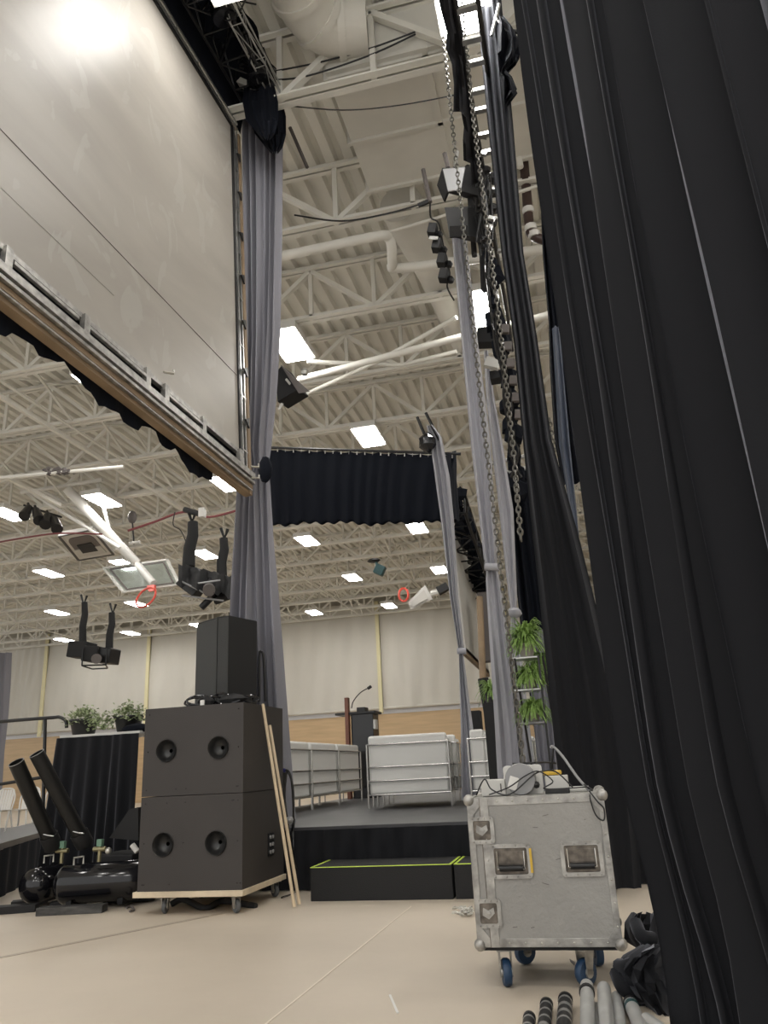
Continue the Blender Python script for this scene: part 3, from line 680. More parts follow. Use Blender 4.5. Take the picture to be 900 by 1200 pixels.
# black stage lamp beside the tall grey drape
t = thing('wash_light', 'black boxed stage lamp with white print on its side beside the tall grey drape', 'stage light', P(335, 450, Y=9.2))
MB().prism([P(322, 437, Y=9.2), P(330, 428, Y=9.2), P(350, 456, Y=9.2), P(325, 471, Y=9.2)], (.05, .3, .02)).build('lamp_body', 'blkm', t, bev=.01)
MB().prism([P(329, 428, Y=9.15), P(333, 432, Y=9.15), P(362, 459, Y=9.15), P(350, 461, Y=9.15)], (.0, .04, .02)).build('barn_door', 'dark', t)
MB().prism([P(336, 443, Y=9.18), P(341, 449, Y=9.18), P(339, 451, Y=9.18), P(334, 445, Y=9.18)], (0, .01, 0)).build('side_print', 'offw', t)
MB().sphere(P(357, 436, Y=9.2), .06, 8).build('knob', 'zinc', t); MB().tube([P(327, 480, Y=9.2), P(331, 473, Y=9.2)], .02, 6).build('connector', 'white', t)

# cables across the top
def wire(label, pts, r=.012, m='blk', s=6):
    return tag(MB().tube(bez(pts, s), r, 6).build('cable', m, smooth=True), label, 'cable')
wire('upper black cable sweeping right from the screen truss', [P(318, 84, Y=7.8), P(370, 74, Y=7.8), P(430, 58, Y=7.8), P(490, 36, Y=7.8)], .013)
wire('lower black cable sweeping right from the screen truss', [P(318, 94, Y=7.8), P(360, 89, Y=7.8), P(430, 66, Y=7.8), P(487, 40, Y=7.8)], .013)
wire('thin cable crossing the duct from the top left', [P(283, 8, Y=8), P(360, 42, Y=8), P(440, 60, Y=8), P(520, 71, Y=8)], .009)
wire('thin cable sagging across below the rectangular duct', [P(330, 123, Y=8), P(400, 129, Y=8), P(470, 123, Y=8), P(560, 106, Y=8)], .009)
wire('dark cable looping to the short dark stick', [P(345, 252, Y=9), P(400, 259, Y=9), P(455, 250, Y=9), P(500, 237, Y=9)], .013)
wire('pale rail cable crossing behind the ladder truss', [P(330, 305, Z=9.9), P(480, 265, Z=9.9), P(640, 215, Z=9.9)], .03, 'cream')
wire('dark red cable hanging level at the far left', [P(-10, 637, Y=16), P(30, 630, Y=16), P(70, 625, Y=16), P(120, 626, Y=16)], .022, 'redc')
wire('dark cable sagging from the light bar to the tall grey drape', [P(150, 622, Y=16), P(180, 612, Y=16), P(215, 600, Y=16), P(245, 606, Y=16), P(285, 596, Y=16)], .028, 'redc')

# ------------------------------------------------------------------ things hung over the hall at left
# spotlights on a bar
t = thing('light_bar', 'short black bar carrying four spotlights at the far left', 'light bar', P(50, 600, Y=17))
MB().tube([P(28, 592, Y=17), P(72, 606, Y=17)], .03, 6).build('bar', 'blk', t)
for i, (a, b, c, dd) in enumerate([(34, 595, 28, 605), (42, 598, 46, 610), (56, 604, 53, 615), (63, 608, 67, 620)]):
    s = thing('spotlight', ['leftmost of the four black spotlights, tilted left', 'second of the four black spotlights from the left', 'third of the four black spotlights from the left', 'rightmost of the four black spotlights'][i], 'spotlight', P(a, b, Y=17), 'spotlights on the left bar')
    MB().tube([P(a, b, Y=16.9), P(c, dd, Y=16.6)], .10, 12, r2=.15).build('lamp_can', 'blk', s, smooth=True)
    MB().tube([P(a-1, b-5, Y=17), P(a, b, Y=16.9)], .04, 6).build('yoke', 'blk', s)
t = thing('motor_hoist', 'dark cluster of motor parts above the spotlights at left', 'hoist', P(65, 552, Y=15)); m_ = MB(); rnd = random.Random(4)
for k in range(14): m_.sphere(P(52+k*2.2, 552+rnd.uniform(-3, 3), Y=15), rnd.uniform(.04, .09), 7, (1.3, 1, .8), .3)
m_.build('motor_body', 'dark', t); MB().tube([P(0, 560, Y=15), P(145, 547, Y=15)], .045, 8).build('mounting_pipe', 'cream', t)
# framed panel
zP = 9.3
t = thing('ceiling_panel', 'white framed ceiling panel with dark rounded inset left of the hoop', 'ceiling panel', P(100, 638, Z=zP))
c4 = [P(68, 628, Z=zP), P(109, 620, Z=zP), P(134, 650, Z=zP), P(92, 657, Z=zP)]
MB().prism(c4, (0, 0, .12)).build('frame', 'offw', t)
cc = sum(c4, V())/4
def inq(s, dz): return [cc+(p-cc)*s-V((0, 0, dz)) for p in c4]
q = inq(.97, .012); m_ = MB()
for i in range(4): m_.bar(q[i], q[(i+1) % 4], .09, .02)
m_.build('black_edge', 'blk', t)
q = inq(.72, .02); rq = []
for i in range(4):
    a, b, c = q[i-1], q[i], q[(i+1) % 4]
    for k in range(5):
        u = k/4; rq.append((b+(a-b)*.25)*(1-u)**2+b*2*u*(1-u)+(b+(c-b)*.25)*u*u)
MB().prism(rq, (0, 0, .02)).build('dark_inset', 'dark', t)
q = inq(.74, .015); MB().prism([q[3].lerp(q[0], .05), q[2].lerp(q[1], .05), q[2].lerp(q[1], .42), q[3].lerp(q[0], .42)], (0, 0, -.03)).build('light_band', 'silver', t)
q = inq(.42, .03); MB().prism([q[3], q[2], q[2].lerp(q[1], .75), q[3].lerp(q[0], .75)], (0, 0, -.02)).build('speaker_mesh', 'blkm', t)
# basketball backboard and mast
t = thing('basketball_hoop', 'folded up glass basketball backboard with red rim on white mast', 'basketball hoop', P(165, 677, Y=22))
a, b, c, dd = P(122, 666, Y=22.4), P(196, 656, Y=22.4), P(210, 685, Y=21.6), P(145, 694, Y=21.6)
MB().prism([a, b, c, dd], (0, .03, .02)).build('glass_board', 'glass', t)
m_ = MB()
for p, q in ((a, b), (b, c), (c, dd), (dd, a)): m_.bar(p, q, .09, .06)
m_.build('board_frame', 'offw', t)
cc = (a+b+c+dd)/4; q = [cc+(p-cc)*.84 for p in (a, b, c, dd)]; m_ = MB()
for i in range(4): m_.bar(q[i], q[(i+1) % 4], .04, .05)
m_.build('black_line', 'dark', t)
rc = P(171, 700, Y=21.2); e1 = (P(182, 697, Y=21.2)-rc); e2 = (P(174, 689, Y=21.3)-rc)
ring = [rc+e1*math.cos(2*pi*k/20)+e2*math.sin(2*pi*k/20) for k in range(21)]
MB().tube(ring, .035, 6, cap=False).build('rim', 'red', t, smooth=True)
MB().prism([P(172, 686, Y=21.45), P(181, 685, Y=21.45), P(181, 692, Y=21.35), P(174, 693, Y=21.35)], (0, .1, 0)).build('rim_bracket', 'red', t)
MB().tube([P(78, 572, Y=20.4), P(160, 660, Y=22.3)], .16, 14).build('mast', 'white', t, smooth=True)
for q in (((35, 576), (140, 642)), ((114, 566), (128, 620)), ((48, 574), (100, 602))):
    MB().tube([P(*q[0], Y=20.6), P(*q[1], Y=21.6)], .06, 8).build('brace_tube', 'white', t, smooth=True)
MB().tube([P(25, 577, Y=20.4), P(120, 562, Y=20.4)], .07, 8).build('cross_tube', 'white', t, smooth=True)
MB().tube([P(160, 660, Y=22.3), P(180, 684, Y=21.7)], .12, 8).build('mast_foot', 'offw', t, smooth=True)
t = thing('winch_motor', 'dark winch hanging on a rod above the glass backboard', 'winch', P(155, 610, Y=20))
MB().sphere(P(155, 606, Y=20), .14, 10, (1, 1, 1.5)).build('motor', 'dark', t, smooth=True); MB().tube([P(155, 612, Y=20), P(157, 638, Y=20)], .025, 6).build('rod', 'blk', t); MB().tube([P(152, 637, Y=20), P(164, 635, Y=20)], .05, 6).build('stub', 'white', t)
# projectors
def strap(t, a, b, w, Y):
    m_ = MB(); p, q = P(*a, Y=Y), P(*b, Y=Y); m_.tube([p, p.lerp(q, .3)+V((.03, 0, 0)), p.lerp(q, .6)-V((.02, 0, 0)), q], w, 8, r2=w*1.25); m_.build('hanging_sleeve', 'blkm', t, smooth=True)
Yp = 18.
t = thing('hanging_projector', 'black projector box hung on two cloth-wrapped straps at left', 'projector', P(110, 770, Y=Yp))
MB().box(P(96, 762, Y=Yp), (.56, .5, .42), Matrix.Rotation(.12, 3, 'Y')).build('left_box', 'blkm', t, bev=.03)
MB().box(P(111, 767, Y=Yp-.1), (.45, .5, .40), Matrix.Rotation(.12, 3, 'Y')).build('projector_body', 'blkm', t, bev=.03)
MB().box(P(127, 769, Y=Yp), (.40, .5, .40), Matrix.Rotation(.12, 3, 'Y')).build('right_box', 'blk', t, bev=.03)
MB().tube([P(113, 772, Y=Yp-.35), P(113, 772, Y=Yp-.55)], .13, 14).build('lens', 'dark', t, smooth=True)
m_ = MB(); fr = [P(96, 780, Y=Yp-.4), P(124, 779, Y=Yp-.4), P(126, 783, Y=Yp+.2), P(108, 784, Y=Yp+.2)]
for i in range(4): m_.tube([fr[i], fr[(i+1) % 4]], .02, 5)
for i in (0, 1): m_.tube([fr[i], fr[i]+V((0, 0, .45))], .02, 5)
m_.build('wire_cradle', 'blk', t)
strap(t, (99, 706), (97, 753), .08, Yp); strap(t, (131, 718), (128, 762), .08, Yp)
for (a, b) in ((98, 697), (132, 707)): MB().tube([P(a-3, b, Y=Yp), P(a, b+12, Y=Yp), P(a+4, b+1, Y=Yp)], .03, 6).build('shackle', 'blk', t)
Yp = 14.
t = thing('hanging_projector', 'black cloth covered projector cluster hung beside the tall grey drape', 'projector', P(235, 690, Y=Yp))
rows = []
for r, yb in enumerate((0, 1, 2, 3, 4)):
    rows.append([P(lerp(209, 276, k/16), lerp(661, 677, k/16)+r*(6+.5*math.sin(k*1.4))+(2*math.sin(k*2.4) if r in (0, 4) else 0), Y=Yp-.25-.12*math.sin(k*1.3+.4*r)-.05*r) for k in range(17)])
m_ = MB().grid(rows); m_.grid([[p+V((0, .45, 0)) for p in r] for r in rows]); m_.grid([rows[0], [p+V((0, .45, .02)) for p in rows[0]]]); m_.build('cloth_cover', 'blkm', t, smooth=True)
MB().prism([P(205, 684, Y=Yp-.2), P(212, 676, Y=Yp-.2), P(232, 690, Y=Yp-.2), P(225, 699, Y=Yp-.2)], (0, .3, 0)).build('projector_body', 'blk', t, bev=.02)
MB().prism([P(232, 688, Y=Yp-.3), P(246, 676, Y=Yp-.3), P(256, 690, Y=Yp-.3), P(244, 700, Y=Yp-.3)], (0, .3, 0)).build('lamp_body', 'blkg', t, bev=.02)
MB().tube([P(245, 690, Y=Yp-.4), P(245, 692, Y=Yp-.6)], .12, 12).build('lens', 'dark', t, smooth=True)
MB().tube([P(250, 698, Y=Yp), P(240, 708, Y=Yp-.1), P(236, 712, Y=Yp-.1)], .07, 8).build('snoot', 'blk', t, smooth=True)
MB().tube([P(252, 704, Y=Yp), P(268, 698, Y=Yp)], .09, 8).build('lower_lamp', 'blkm', t, smooth=True)
m_ = MB()
for q in ((210, 672, 246, 702), (214, 690, 262, 708), (230, 676, 258, 684)): m_.tube([P(q[0], q[1]+8, Y=Yp-.45), P(q[2], q[3]-4, Y=Yp-.45)], .018, 5)
m_.build('yoke_frame', 'gplast', t)
strap(t, (226, 612), (221, 664), .11, Yp); strap(t, (262, 631), (260, 676), .09, Yp)
m_ = MB()
for (a, b) in ((225, 603), (263, 622)): m_.tube([P(a-4, b-3, Y=Yp), P(a, b+9, Y=Yp), P(a+4, b-2, Y=Yp)], .035, 6)
m_.tube([P(216, 597, Y=Yp), P(236, 603, Y=Yp)], .06, 8)
m_.build('shackle_bar', 'blk', t); MB().box(P(237, 601, Y=Yp), (.12, .12, .2)).build('white_box', 'white', t)
m_ = MB().tube(bez([P(205, 600, Y=Yp), P(203, 615, Y=Yp), P(212, 622, Y=Yp), P(220, 640, Y=Yp)], 5), .012, 5); m_.build('loose_cable', 'blk', t)
# teal fixture, second hoop
t = thing('teal_fixture', 'small dark teal stage fixtures hanging above the lectern', 'stage light', P(443, 665, Y=20))
MB().box(P(445, 668, Y=20), (.28, .2, .28), Matrix.Rotation(.5, 3, 'Y')).build('lamp_body', 'teal', t, bev=.03); MB().sphere(P(438, 657, Y=20), .13, 8, (1.5, 1, .5)).build('cap', 'blk', t); MB().tube([P(440, 657, Y=20), P(443, 664, Y=20)], .04, 6).build('arm', 'teal', t)
t = thing('basketball_hoop', 'far white basketball backboard folded up right of the lectern lights', 'basketball hoop', P(505, 700, Y=30))
MB().prism([P(478, 706, Y=30), P(482, 714, Y=30), P(507, 702, Y=30), P(498, 686, Y=30)], (0, .08, .05)).build('backboard', 'offw', t)
MB().prism([P(481, 706, Y=29.9), P(484, 711, Y=29.9), P(502, 701, Y=29.9), P(497, 691, Y=29.9)], (0, .02, .0)).build('board_mark', 'silver', t)
ring = [P(473, 697, Y=29.8)+V((.2*math.cos(k*.63), 0, .27*math.sin(k*.63))) for k in range(11)]
MB().tube(ring, .05, 6, cap=False).build('rim', 'red', t)
MB().tube([P(505, 696, Y=30), P(535, 688, Y=30)], .13, 8).build('mast', 'offw', t); MB().box(P(519, 690, Y=29.8), (.45, .3, .3), Matrix.Rotation(-.4, 3, 'Y')).build('motor', 'blkm', t)

# ------------------------------------------------------------------ small second screen
k2 = 1.7
X2 = -1.3*k2
tl, tr, br, bl = P(529, 624, X=X2), P(556, 674, X=X2), P(572, 790, X=X2), P(544, 763, X=X2)
t = thing('projection_screen', 'smaller second projection screen seen edge on right of the lectern', 'screen', bl)
MB().prism([tl, tr, br, bl], (.04, 0, 0)).build('screen_panel', 'offw', t)
m_ = MB(); m_.bar(bl, br, .08, .16); m_.bar(tr.lerp(br, .25), br, .05, .05); m_.build('timber_frame', 'timber', t)
m_ = MB(); 
for k in range(14):
    p = bl.lerp(br, k/14)-V((.08, 0, .02)); m_.bar(p, p+V((0, 0, .22)), .05, .05)
m_.bar(bl+V((-.08, 0, .22)), br+V((-.08, 0, .22)), .05, .05); m_.build('bottom_lattice', 'blk', t)
m_ = MB(); m_.bar(tl+V((0, -.5, .3)), tr+V((0, 0, .05)), .06, .08); m_.build('top_edge', 'blk', t)
t = thing('lighting_truss', 'black box truss with bunched cloth over the smaller screen', 'truss', P(545, 640, X=X2+.4))
a, b = P(530, 590, X=X2+.25), P(566, 690, X=X2+.25)
boxtruss(MB(), a, b, .5, .035, .55).build('truss_frame', 'blk', t)
m_ = MB(); rnd = random.Random(6)
for k in range(26):
    p = a.lerp(b, k/25); m_.sphere(p+V((rnd.uniform(-.1, .25), 0, rnd.uniform(-.15, .25))), rnd.uniform(.12, .2), 7, (1, 1, 1), .35)
m_.build('bunched_cloth', 'navy', t)
t = thing('screen_support', 'black upright leg under the smaller screen', 'stand', P(577, 860, Y=14))
MB().tube([P(566, 795, Y=16), P(578, 862, Y=16)], .11, 8).build('leg', 'blkm', t); MB().tube([P(562, 700, Y=16.5), P(566, 800, Y=16)], .07, 8).build('upright', 'timber', t)
tag(MB().box(P(558, 846, Y=15.5), (.22, .25, .42)).build('monitor_speaker', 'blkm', bev=.02), 'small black speaker standing behind the white sofas', 'speaker')
tag(MB().box(P(570, 735, Y=18), (.25, .4, 1.6)).build('dark_panel', 'dark', bev=.01), 'dark upright panel behind the smaller screen edge', 'panel')

# ------------------------------------------------------------------ stage
SZ = .635; SF = 8.72
t = thing('stage', 'low stage with dark grey deck and black pleated skirt', 'stage', (-2.5, SF, 0))
MB().b2((-5.17, SF, SZ-.05), (1.4, 24, SZ)).build('deck', 'stage', t, bev=.006)
m_ = MB(); m_.b2((-5.1, SF+.25, 0), (1.3, 23.9, SZ-.1)); m_.build('frame', 'blkm', t)
rows = []
for r in range(7):
    row = []
    for k in range(260):
        x = lerp(-5.16, 1.4, k/259); v = r/6
        row.append(V((x, SF-.05-.022*math.sin(k*.9)*(.4+v)-.02*math.sin(k*.37+v*3+2*math.sin(v*5+k*.05)), lerp(SZ-.03, .01, v))))
    rows.append(row)
MB().grid(rows).build('skirt', 'black', t, smooth=True)
# steps
sx = [(-2.76, -1.335), (-1.31, .1)]
lb = ['long black carpeted stage step with neon edge tape, left one', 'black carpeted stage step partly hidden behind the road case']
for (a, b), l_ in zip(sx, lb):
    t = thing('stage_step', l_, 'step', ((a+b)/2, 8.3, 0), 'black steps in front of the stage')
    MB().b2((a, 7.98, 0), (b, 8.63, .305)).build('step_box', 'riser', t, bev=.006)
    m_ = MB(); m_.b2((a, 7.978, .302), (b, 7.995, .308)); m_.b2((a, 7.98, .302), (a+.022, 8.6, .308)); m_.b2((b-.022, 7.98, .302), (b, 8.6, .308)); m_.build('edge_tape', 'neon', t)

# ------------------------------------------------------------------ sofas
def sofa(name, W, Dp, Hh, label, group):
    t = thing(name, label, 'sofa', (0, 0, 0), group)
    lt = Hh-.02
    z0 = .20
    def cush(nm, a, b, bev=.035): return MB().b2(a, b).build(nm, 'leather', t, bev=bev, smooth=True)
    cush('backrest', (-W/2+.02, .03, z0), (W/2-.02, .24, Hh))
    cush('arm', (-W/2+.02, .24, z0), (-W/2+.2, Dp-.03, Hh-.05)); cush('arm', (W/2-.2, .24, z0), (W/2-.02, Dp-.03, Hh-.05))
    n = max(1, round((W-.4)/.6)); w = (W-.4)/n
    for k in range(n): cush('seat_cushion', (-W/2+.2+w*k, .24, z0), (-W/2+.2+w*(k+1), Dp-.02, .46))
    r = .014
    m_ = MB()
    for z in (z0, .40, .60, Hh-.13):
        m_.tube([(-W/2, Dp, z), (-W/2, 0, z), (W/2, 0, z), (W/2, Dp, z)], r, 6)
    m_.tube([(-W/2, Dp, z0), (W/2, Dp, z0)], r, 6); m_.build('chrome_rails', 'chrome', t, smooth=True)
    for x in (-W/2, W/2):
        for y in (0, Dp/2, Dp):
            MB().tube([(x, y, 0), (x, y, Hh-.13)], r, 8).build('leg', 'chrome', t, smooth=True)
    return t
def place(o, p, ang, label=None):
    o.location = (p[0], p[1], SZ); o.rotation_euler = (0, 0, ang)
    if label: o['label'] = label
G = 'white chrome framed sofas on the stage'
W1 = 1.25
big_ = sofa('sofa', W1, .98, 1.06, 'nearest white leather sofa with chrome rails, back towards the camera', G)
place(big_, (-2.56, 12.0), math.radians(6))
c_ = copy_tree(big_); place(c_, (-2.60, 13.12), math.radians(4), 'white sofa hidden directly behind the nearest one, its dark side showing')
lv = sofa('sofa', 1.50, .78, 1.06, '', G)
for i, (x, y, a, l_) in enumerate([(-4.36, 12.0, 90, 'leftmost white sofa in the left row, beside the grey drape'), (-4.36, 13.55, 90, 'middle white sofa of the left row'), (-4.36, 15.1, 90, 'farthest white sofa of the left row, next to the nearest sofa'),
                                  (-1.60, 12.55, -90, 'white sofa just behind the right end of the nearest sofa'), (-1.58, 14.15, -90, 'middle white sofa of the right row beyond the nearest sofa'), (-1.55, 15.75, -90, 'farthest white sofa of the right row, beside the chained grey drape')]):
    c_ = lv if i == 0 else copy_tree(lv); place(c_, (x, y), math.radians(a), l_)

# lectern
Yl = 16.9
t = thing('lectern', 'black lectern with mahogany side and gooseneck microphone', 'lectern', (-4.6, Yl, SZ))
xa_, xb_ = P(411, 840, Y=Yl).x, P(437, 840, Y=Yl).x; zt = P(420, 836, Y=Yl).z
MB().prism([(xa_, Yl, SZ), (xb_, Yl, SZ), (xb_, Yl+.5, SZ), (xa_, Yl+.5, SZ)], (0, 0, zt-SZ)).build('body', 'blkg', t, bev=.01)
xs_ = P(406, 830, Y=Yl).x; MB().b2((xs_, Yl-.15, SZ), (P(410, 830, Y=Yl).x, Yl+.0, P(408, 818, Y=Yl).z)).build('side_panel', 'mahog', t, bev=.004)
MB().b2((P(394, 836, Y=Yl).x, Yl-.1, zt-.02), (P(441, 836, Y=Yl).x, Yl+.5, zt+.03)).build('shelf', 'blk', t, bev=.006)
MB().b2((P(418, 836, Y=Yl).x, Yl, zt+.03), (P(428, 836, Y=Yl).x, Yl+.3, zt+.13)).build('reading_box', 'blk', t, bev=.01)
MB().b2((xb_, Yl, zt-.35), (xb_+.05, Yl+.2, zt-.15)).build('small_box', 'offw', t)
MB().tube(bez([P(412, 830, Y=Yl), P(414, 822, Y=Yl), P(422, 812, Y=Yl), P(432, 806, Y=Yl)], 6), .012, 6).build('gooseneck', 'blk', t)
MB().tube([P(431, 807, Y=Yl), P(435, 804, Y=Yl)], .035, 8).build('microphone', 'blk', t)

# ------------------------------------------------------------------ subwoofer stack
sx0, sx1, sy0, sy1 = -4.28, -3.2, 7.32, 8.4
t = thing('equipment_dolly', 'plywood dolly on swivel castors under the subwoofer stack', 'dolly', (-3.7, 7.9, 0))
MB().b2((sx0-.03, sy0-.03, .155), (sx1+.02, sy1+.02, .205)).build('board', 'ply', t, bev=.003)
def caster(t, x, y, zt_, r, w, mw, mf='zinc', turn=0.):
    R_ = Matrix.Rotation(turn, 3, 'Z'); c = V((x, y, r)); ax = R_ @ V((1, 0, 0))
    f = MB(); f.box((x, y, zt_-.006), (.10, .09, .012), R_)
    off = R_ @ V((0, .03, 0))
    for s in (-1, 1): f.prism([c+ax*s*(w/2+.008)+off*0+(R_ @ V((0, -.02, -.01))), c+ax*s*(w/2+.008)+(R_ @ V((0, .02, -.01))), V((x, y, zt_))+ax*s*(w/2+.008)+(R_ @ V((0, .05, 0))), V((x, y, zt_))+ax*s*(w/2+.008)+(R_ @ V((0, -.03, 0)))], ax*s*.004)
    g = f.build('caster', mf, t)
    MB().lathe([(r*.35, -w/2), (r*.9, -w/2), (r, -w/4), (r, w/4), (r*.9, w/2), (r*.35, w/2)], c, ax, 20).build('wheel', mw, g, smooth=True)
    MB().tube([c-ax*(w/2+.012), c+ax*(w/2+.012)], r*.38, 10).build('hub', mf, g, smooth=True)
for x, y, tu in ((-4.03, 7.42, .15), (-3.29, 7.40, .9), (-3.26, 8.3, .9), (-4.1, 8.3, .2)): caster(t, x, y, .155, .062, .035, 'greyw', turn=tu)
for k, (z0, z1, l_) in enumerate([(.205, 1.052, 'lower dark brown subwoofer cabinet with two round ports, on the dolly'), (1.058, 1.905, 'upper dark brown subwoofer cabinet with two round ports, under the loudspeaker')]):
    t = thing('subwoofer', l_, 'subwoofer', (-3.74, 7.9, z0), 'stacked subwoofers')
    ports = [P(191, 990, Y=sy0), P(253, 988, Y=sy0)] if k == 0 else [P(195, 880, Y=sy0), P(256, 876, Y=sy0)]
    # cabinet with real round openings in its front
    m_ = MB(); n = 32; R_ = .105
    zc = sum(p.z for p in ports)/2
    m_.add([(sx0, sy0, z0), (sx1, sy0, z0), (sx1, sy1, z0), (sx0, sy1, z0), (sx0, sy0, z1), (sx1, sy0, z1), (sx1, sy1, z1), (sx0, sy1, z1)],
           [(0, 3, 2, 1), (4, 5, 6, 7), (1, 2, 6, 5), (2, 3, 7, 6), (3, 0, 4, 7)])
    xm = (ports[0].x+ports[1].x)/2; spans = [(sx0, xm), (xm, sx1)]
    for p, (xa, xb) in zip(ports, spans):
        cx, cz_ = p.x, zc; vs = []; fs = []
        for q in range(n):
            a = 2*pi*q/n; ca, sa = math.cos(a), math.sin(a)
            tx = ((xb-cx)/ca if ca > 1e-6 else (xa-cx)/ca if ca < -1e-6 else 1e9); tz = ((z1-cz_)/sa if sa > 1e-6 else (z0-cz_)/sa if sa < -1e-6 else 1e9)
            tt = min(tx, tz); vs += [(cx+R_*ca, sy0, cz_+R_*sa), (cx+tt*ca, sy0, cz_+tt*sa)]
        for q in range(n): a, b = 2*q, 2*((q+1) % n); fs.append((a, a+1, b+1, b))
        m_.add(vs, fs)
        for X_, Z_ in ((xa, z0), (xb, z0), (xa, z1), (xb, z1)):   # corner fills
            an = math.atan2(Z_-cz_, X_-cx) % (2*pi); q = int(an/(2*pi/n)); m_.add([vs[2*q+1], vs[2*((q+1) % n)+1], (X_, sy0, Z_)], [(0, 1, 2)])
    m_.build('cabinet', 'sub', t)
    for p in ports:
        MB().lathe([(.108, -.012), (.112, .0), (.105, .006), (.095, .05), (.07, .085), (.02, .10)], (p.x, sy0-.004, zc), (0, 1, 0), 28).build('port', 'subside', t, smooth=True)
    m_ = MB(); rnd = random.Random(k)
    for q in range(14): m_.box((rnd.choice([sx0+.05, sx1-.05, lerp(sx0, sx1, rnd.random())]), sy0-.002, rnd.choice([z0+.06, z1-.06, (z0+z1)/2])), (.008, .006, .008))
    sc_ = m_.build('screws', 'blkg', t); sc_['kind'] = 'stuff'
    if k == 0:
        m_ = MB(); m_.b2((sx1, 7.95, .42), (sx1+.012, 8.1, .64)); pnl = m_.build('connector_panel', 'blk', t)
        m_ = MB()
        for q in range(3):
            for s in range(2): m_.lathe([(.018, 0), (.018, .01), (.0, .01)], (sx1+.012, 7.99+s*.07, .46+q*.07), (1, 0, 0), 10)
        m_.build('sockets', 'gplast', pnl)
# loudspeaker on the stack
Zs = 1.905
t = thing('loudspeaker', 'tall black loudspeaker standing on top of the subwoofer stack', 'loudspeaker', (-3.6, 7.8, Zs))
A = P(229, 812, Y=7.85); B = P(254, 817, Y=7.62); C_ = P(267, 817, Y=7.60); D = P(301, 824, Y=8.05)
ztop = P(262, 722, Y=7.62).z
base = [V((p.x, p.y, Zs)) for p in (A, B, C_, D)]+[V((D.x-.12, D.y+.2, Zs)), V((A.x+.1, D.y+.18, Zs))]
MB().prism(base, (0, 0, ztop-Zs)).build('cabinet', 'blkm', t, bev=.008)
def face(a, b, i=.03, o=.008):
    a, b = V(a), V(b); d = (b-a).normalized(); n_ = V((d.y, -d.x, 0)); a2, b2 = a+d*i*.3+n_*.002, b-d*i*.1+n_*.002
    a2.z = b2.z = Zs+.03; return MB().prism([a2, b2, b2+n_*o, a2+n_*o], (0, 0, ztop-Zs-.05))
face(base[0], base[1]).build('grille', 'grille', t); face(base[1], base[2], .02, .006).build('grille_side', 'grille', t)
t = thing('cable_pile', 'pile of black cables and straps at the foot of the loudspeaker', 'cables', P(255, 820, Y=7.45)); m_ = MB(); rnd = random.Random(12)
for k in range(9):
    cx = P(lerp(225, 292, k/8), 815, Y=7.45).x; r_ = rnd.uniform(.05, .1); yy = 7.42+rnd.uniform(0, .1)
    m_.tube([(cx+r_*1.3*math.cos(a*.6), yy+.05*math.sin(a*.6+k), Zs+.015+r_*.6+r_*.6*math.sin(a*.6)) for a in range(11)], .012, 6, cap=False)
m_.build('cable_loops', 'blkg', t, smooth=True)
m_ = MB(); m_.sphere((P(243, 815, Y=7.45).x, 7.45, Zs+.05), .07, 9, (1.2, .8, .8), .15); m_.sphere((P(273, 813, Y=7.45).x, 7.46, Zs+.05), .08, 9, (1.9, .8, .7), .12); m_.build('strap_bundle', 'blkm', t)
MB().box((P(239, 818, Y=7.4).x, 7.37, Zs+.03), (.04, .02, .05)).build('white_tag', 'white', t)
tag(MB().tube(bez([P(304, 822, Y=8.25), P(304, 770, Y=8.2), P(306, 764, Y=8.2), P(309, 772, Y=8.2), P(311, 822, Y=8.25)], 5), .014, 6).build('power_cable', 'blk', smooth=True), 'black cable rising behind the loudspeaker in front of the grey drape', 'cable')
# two sticks
for a, b, l_ in (((308, 825, 7.9), (345, 1063), 'left of two pale wooden sticks leaning beside the subwoofers'), ((316, 850, 7.9), (351, 1060), 'right of two pale wooden sticks leaning beside the subwoofers')):
    q = P(b[0], b[1], Z=.01); p = P(a[0], a[1], X=sx1+.05)
    tag(MB().tube([p, q], .017, 8).build('wooden_stick', 'stick', smooth=True), l_, 'stick', 'leaning wooden sticks')
# cables beside stack
t = thing('cable_coil', 'black cable coil with purple connector hanging beside the leaning sticks', 'cables', P(336, 950, Y=8.6)); m_ = MB()
for k in range(5): m_.tube(bez([P(333+k, 902, Y=8.6), P(341+k*.6, 910+k*3, Y=8.6), P(344, 960, Y=8.6), P(338+k, 985, Y=8.6), P(334, 950-k*3, Y=8.6), P(332+k, 905, Y=8.6)], 5), .012, 5)
m_.tube(bez([P(345, 960, Y=8.62), P(344, 1000, Y=8.5), P(352, 1040, Z=.02), P(330, 1052, Z=.02)], 5), .010, 5)
m_.build('cable_loops', 'blkg', t, smooth=True); MB().tube([P(328, 902, Y=8.55), P(334, 903, Y=8.55)], .022, 8).build('connector', mat('purple_plug', (.03, .03, .16), .4), t)
MB().sphere(P(339, 961, Y=8.55), .05, 8, (1, 1, .8), .1).build('plug_head', 'gplast', t)
tag(MB().tube(bez([P(200, 1060, Z=.02), P(215, 1054, Z=.06), P(240, 1064, Z=.02), P(262, 1056, Z=.05), P(300, 1062, Z=.015)], 5), .03, 8).build('strap_under_dolly', 'blkm', smooth=True), 'black strap lying on the floor under the dolly', 'strap')

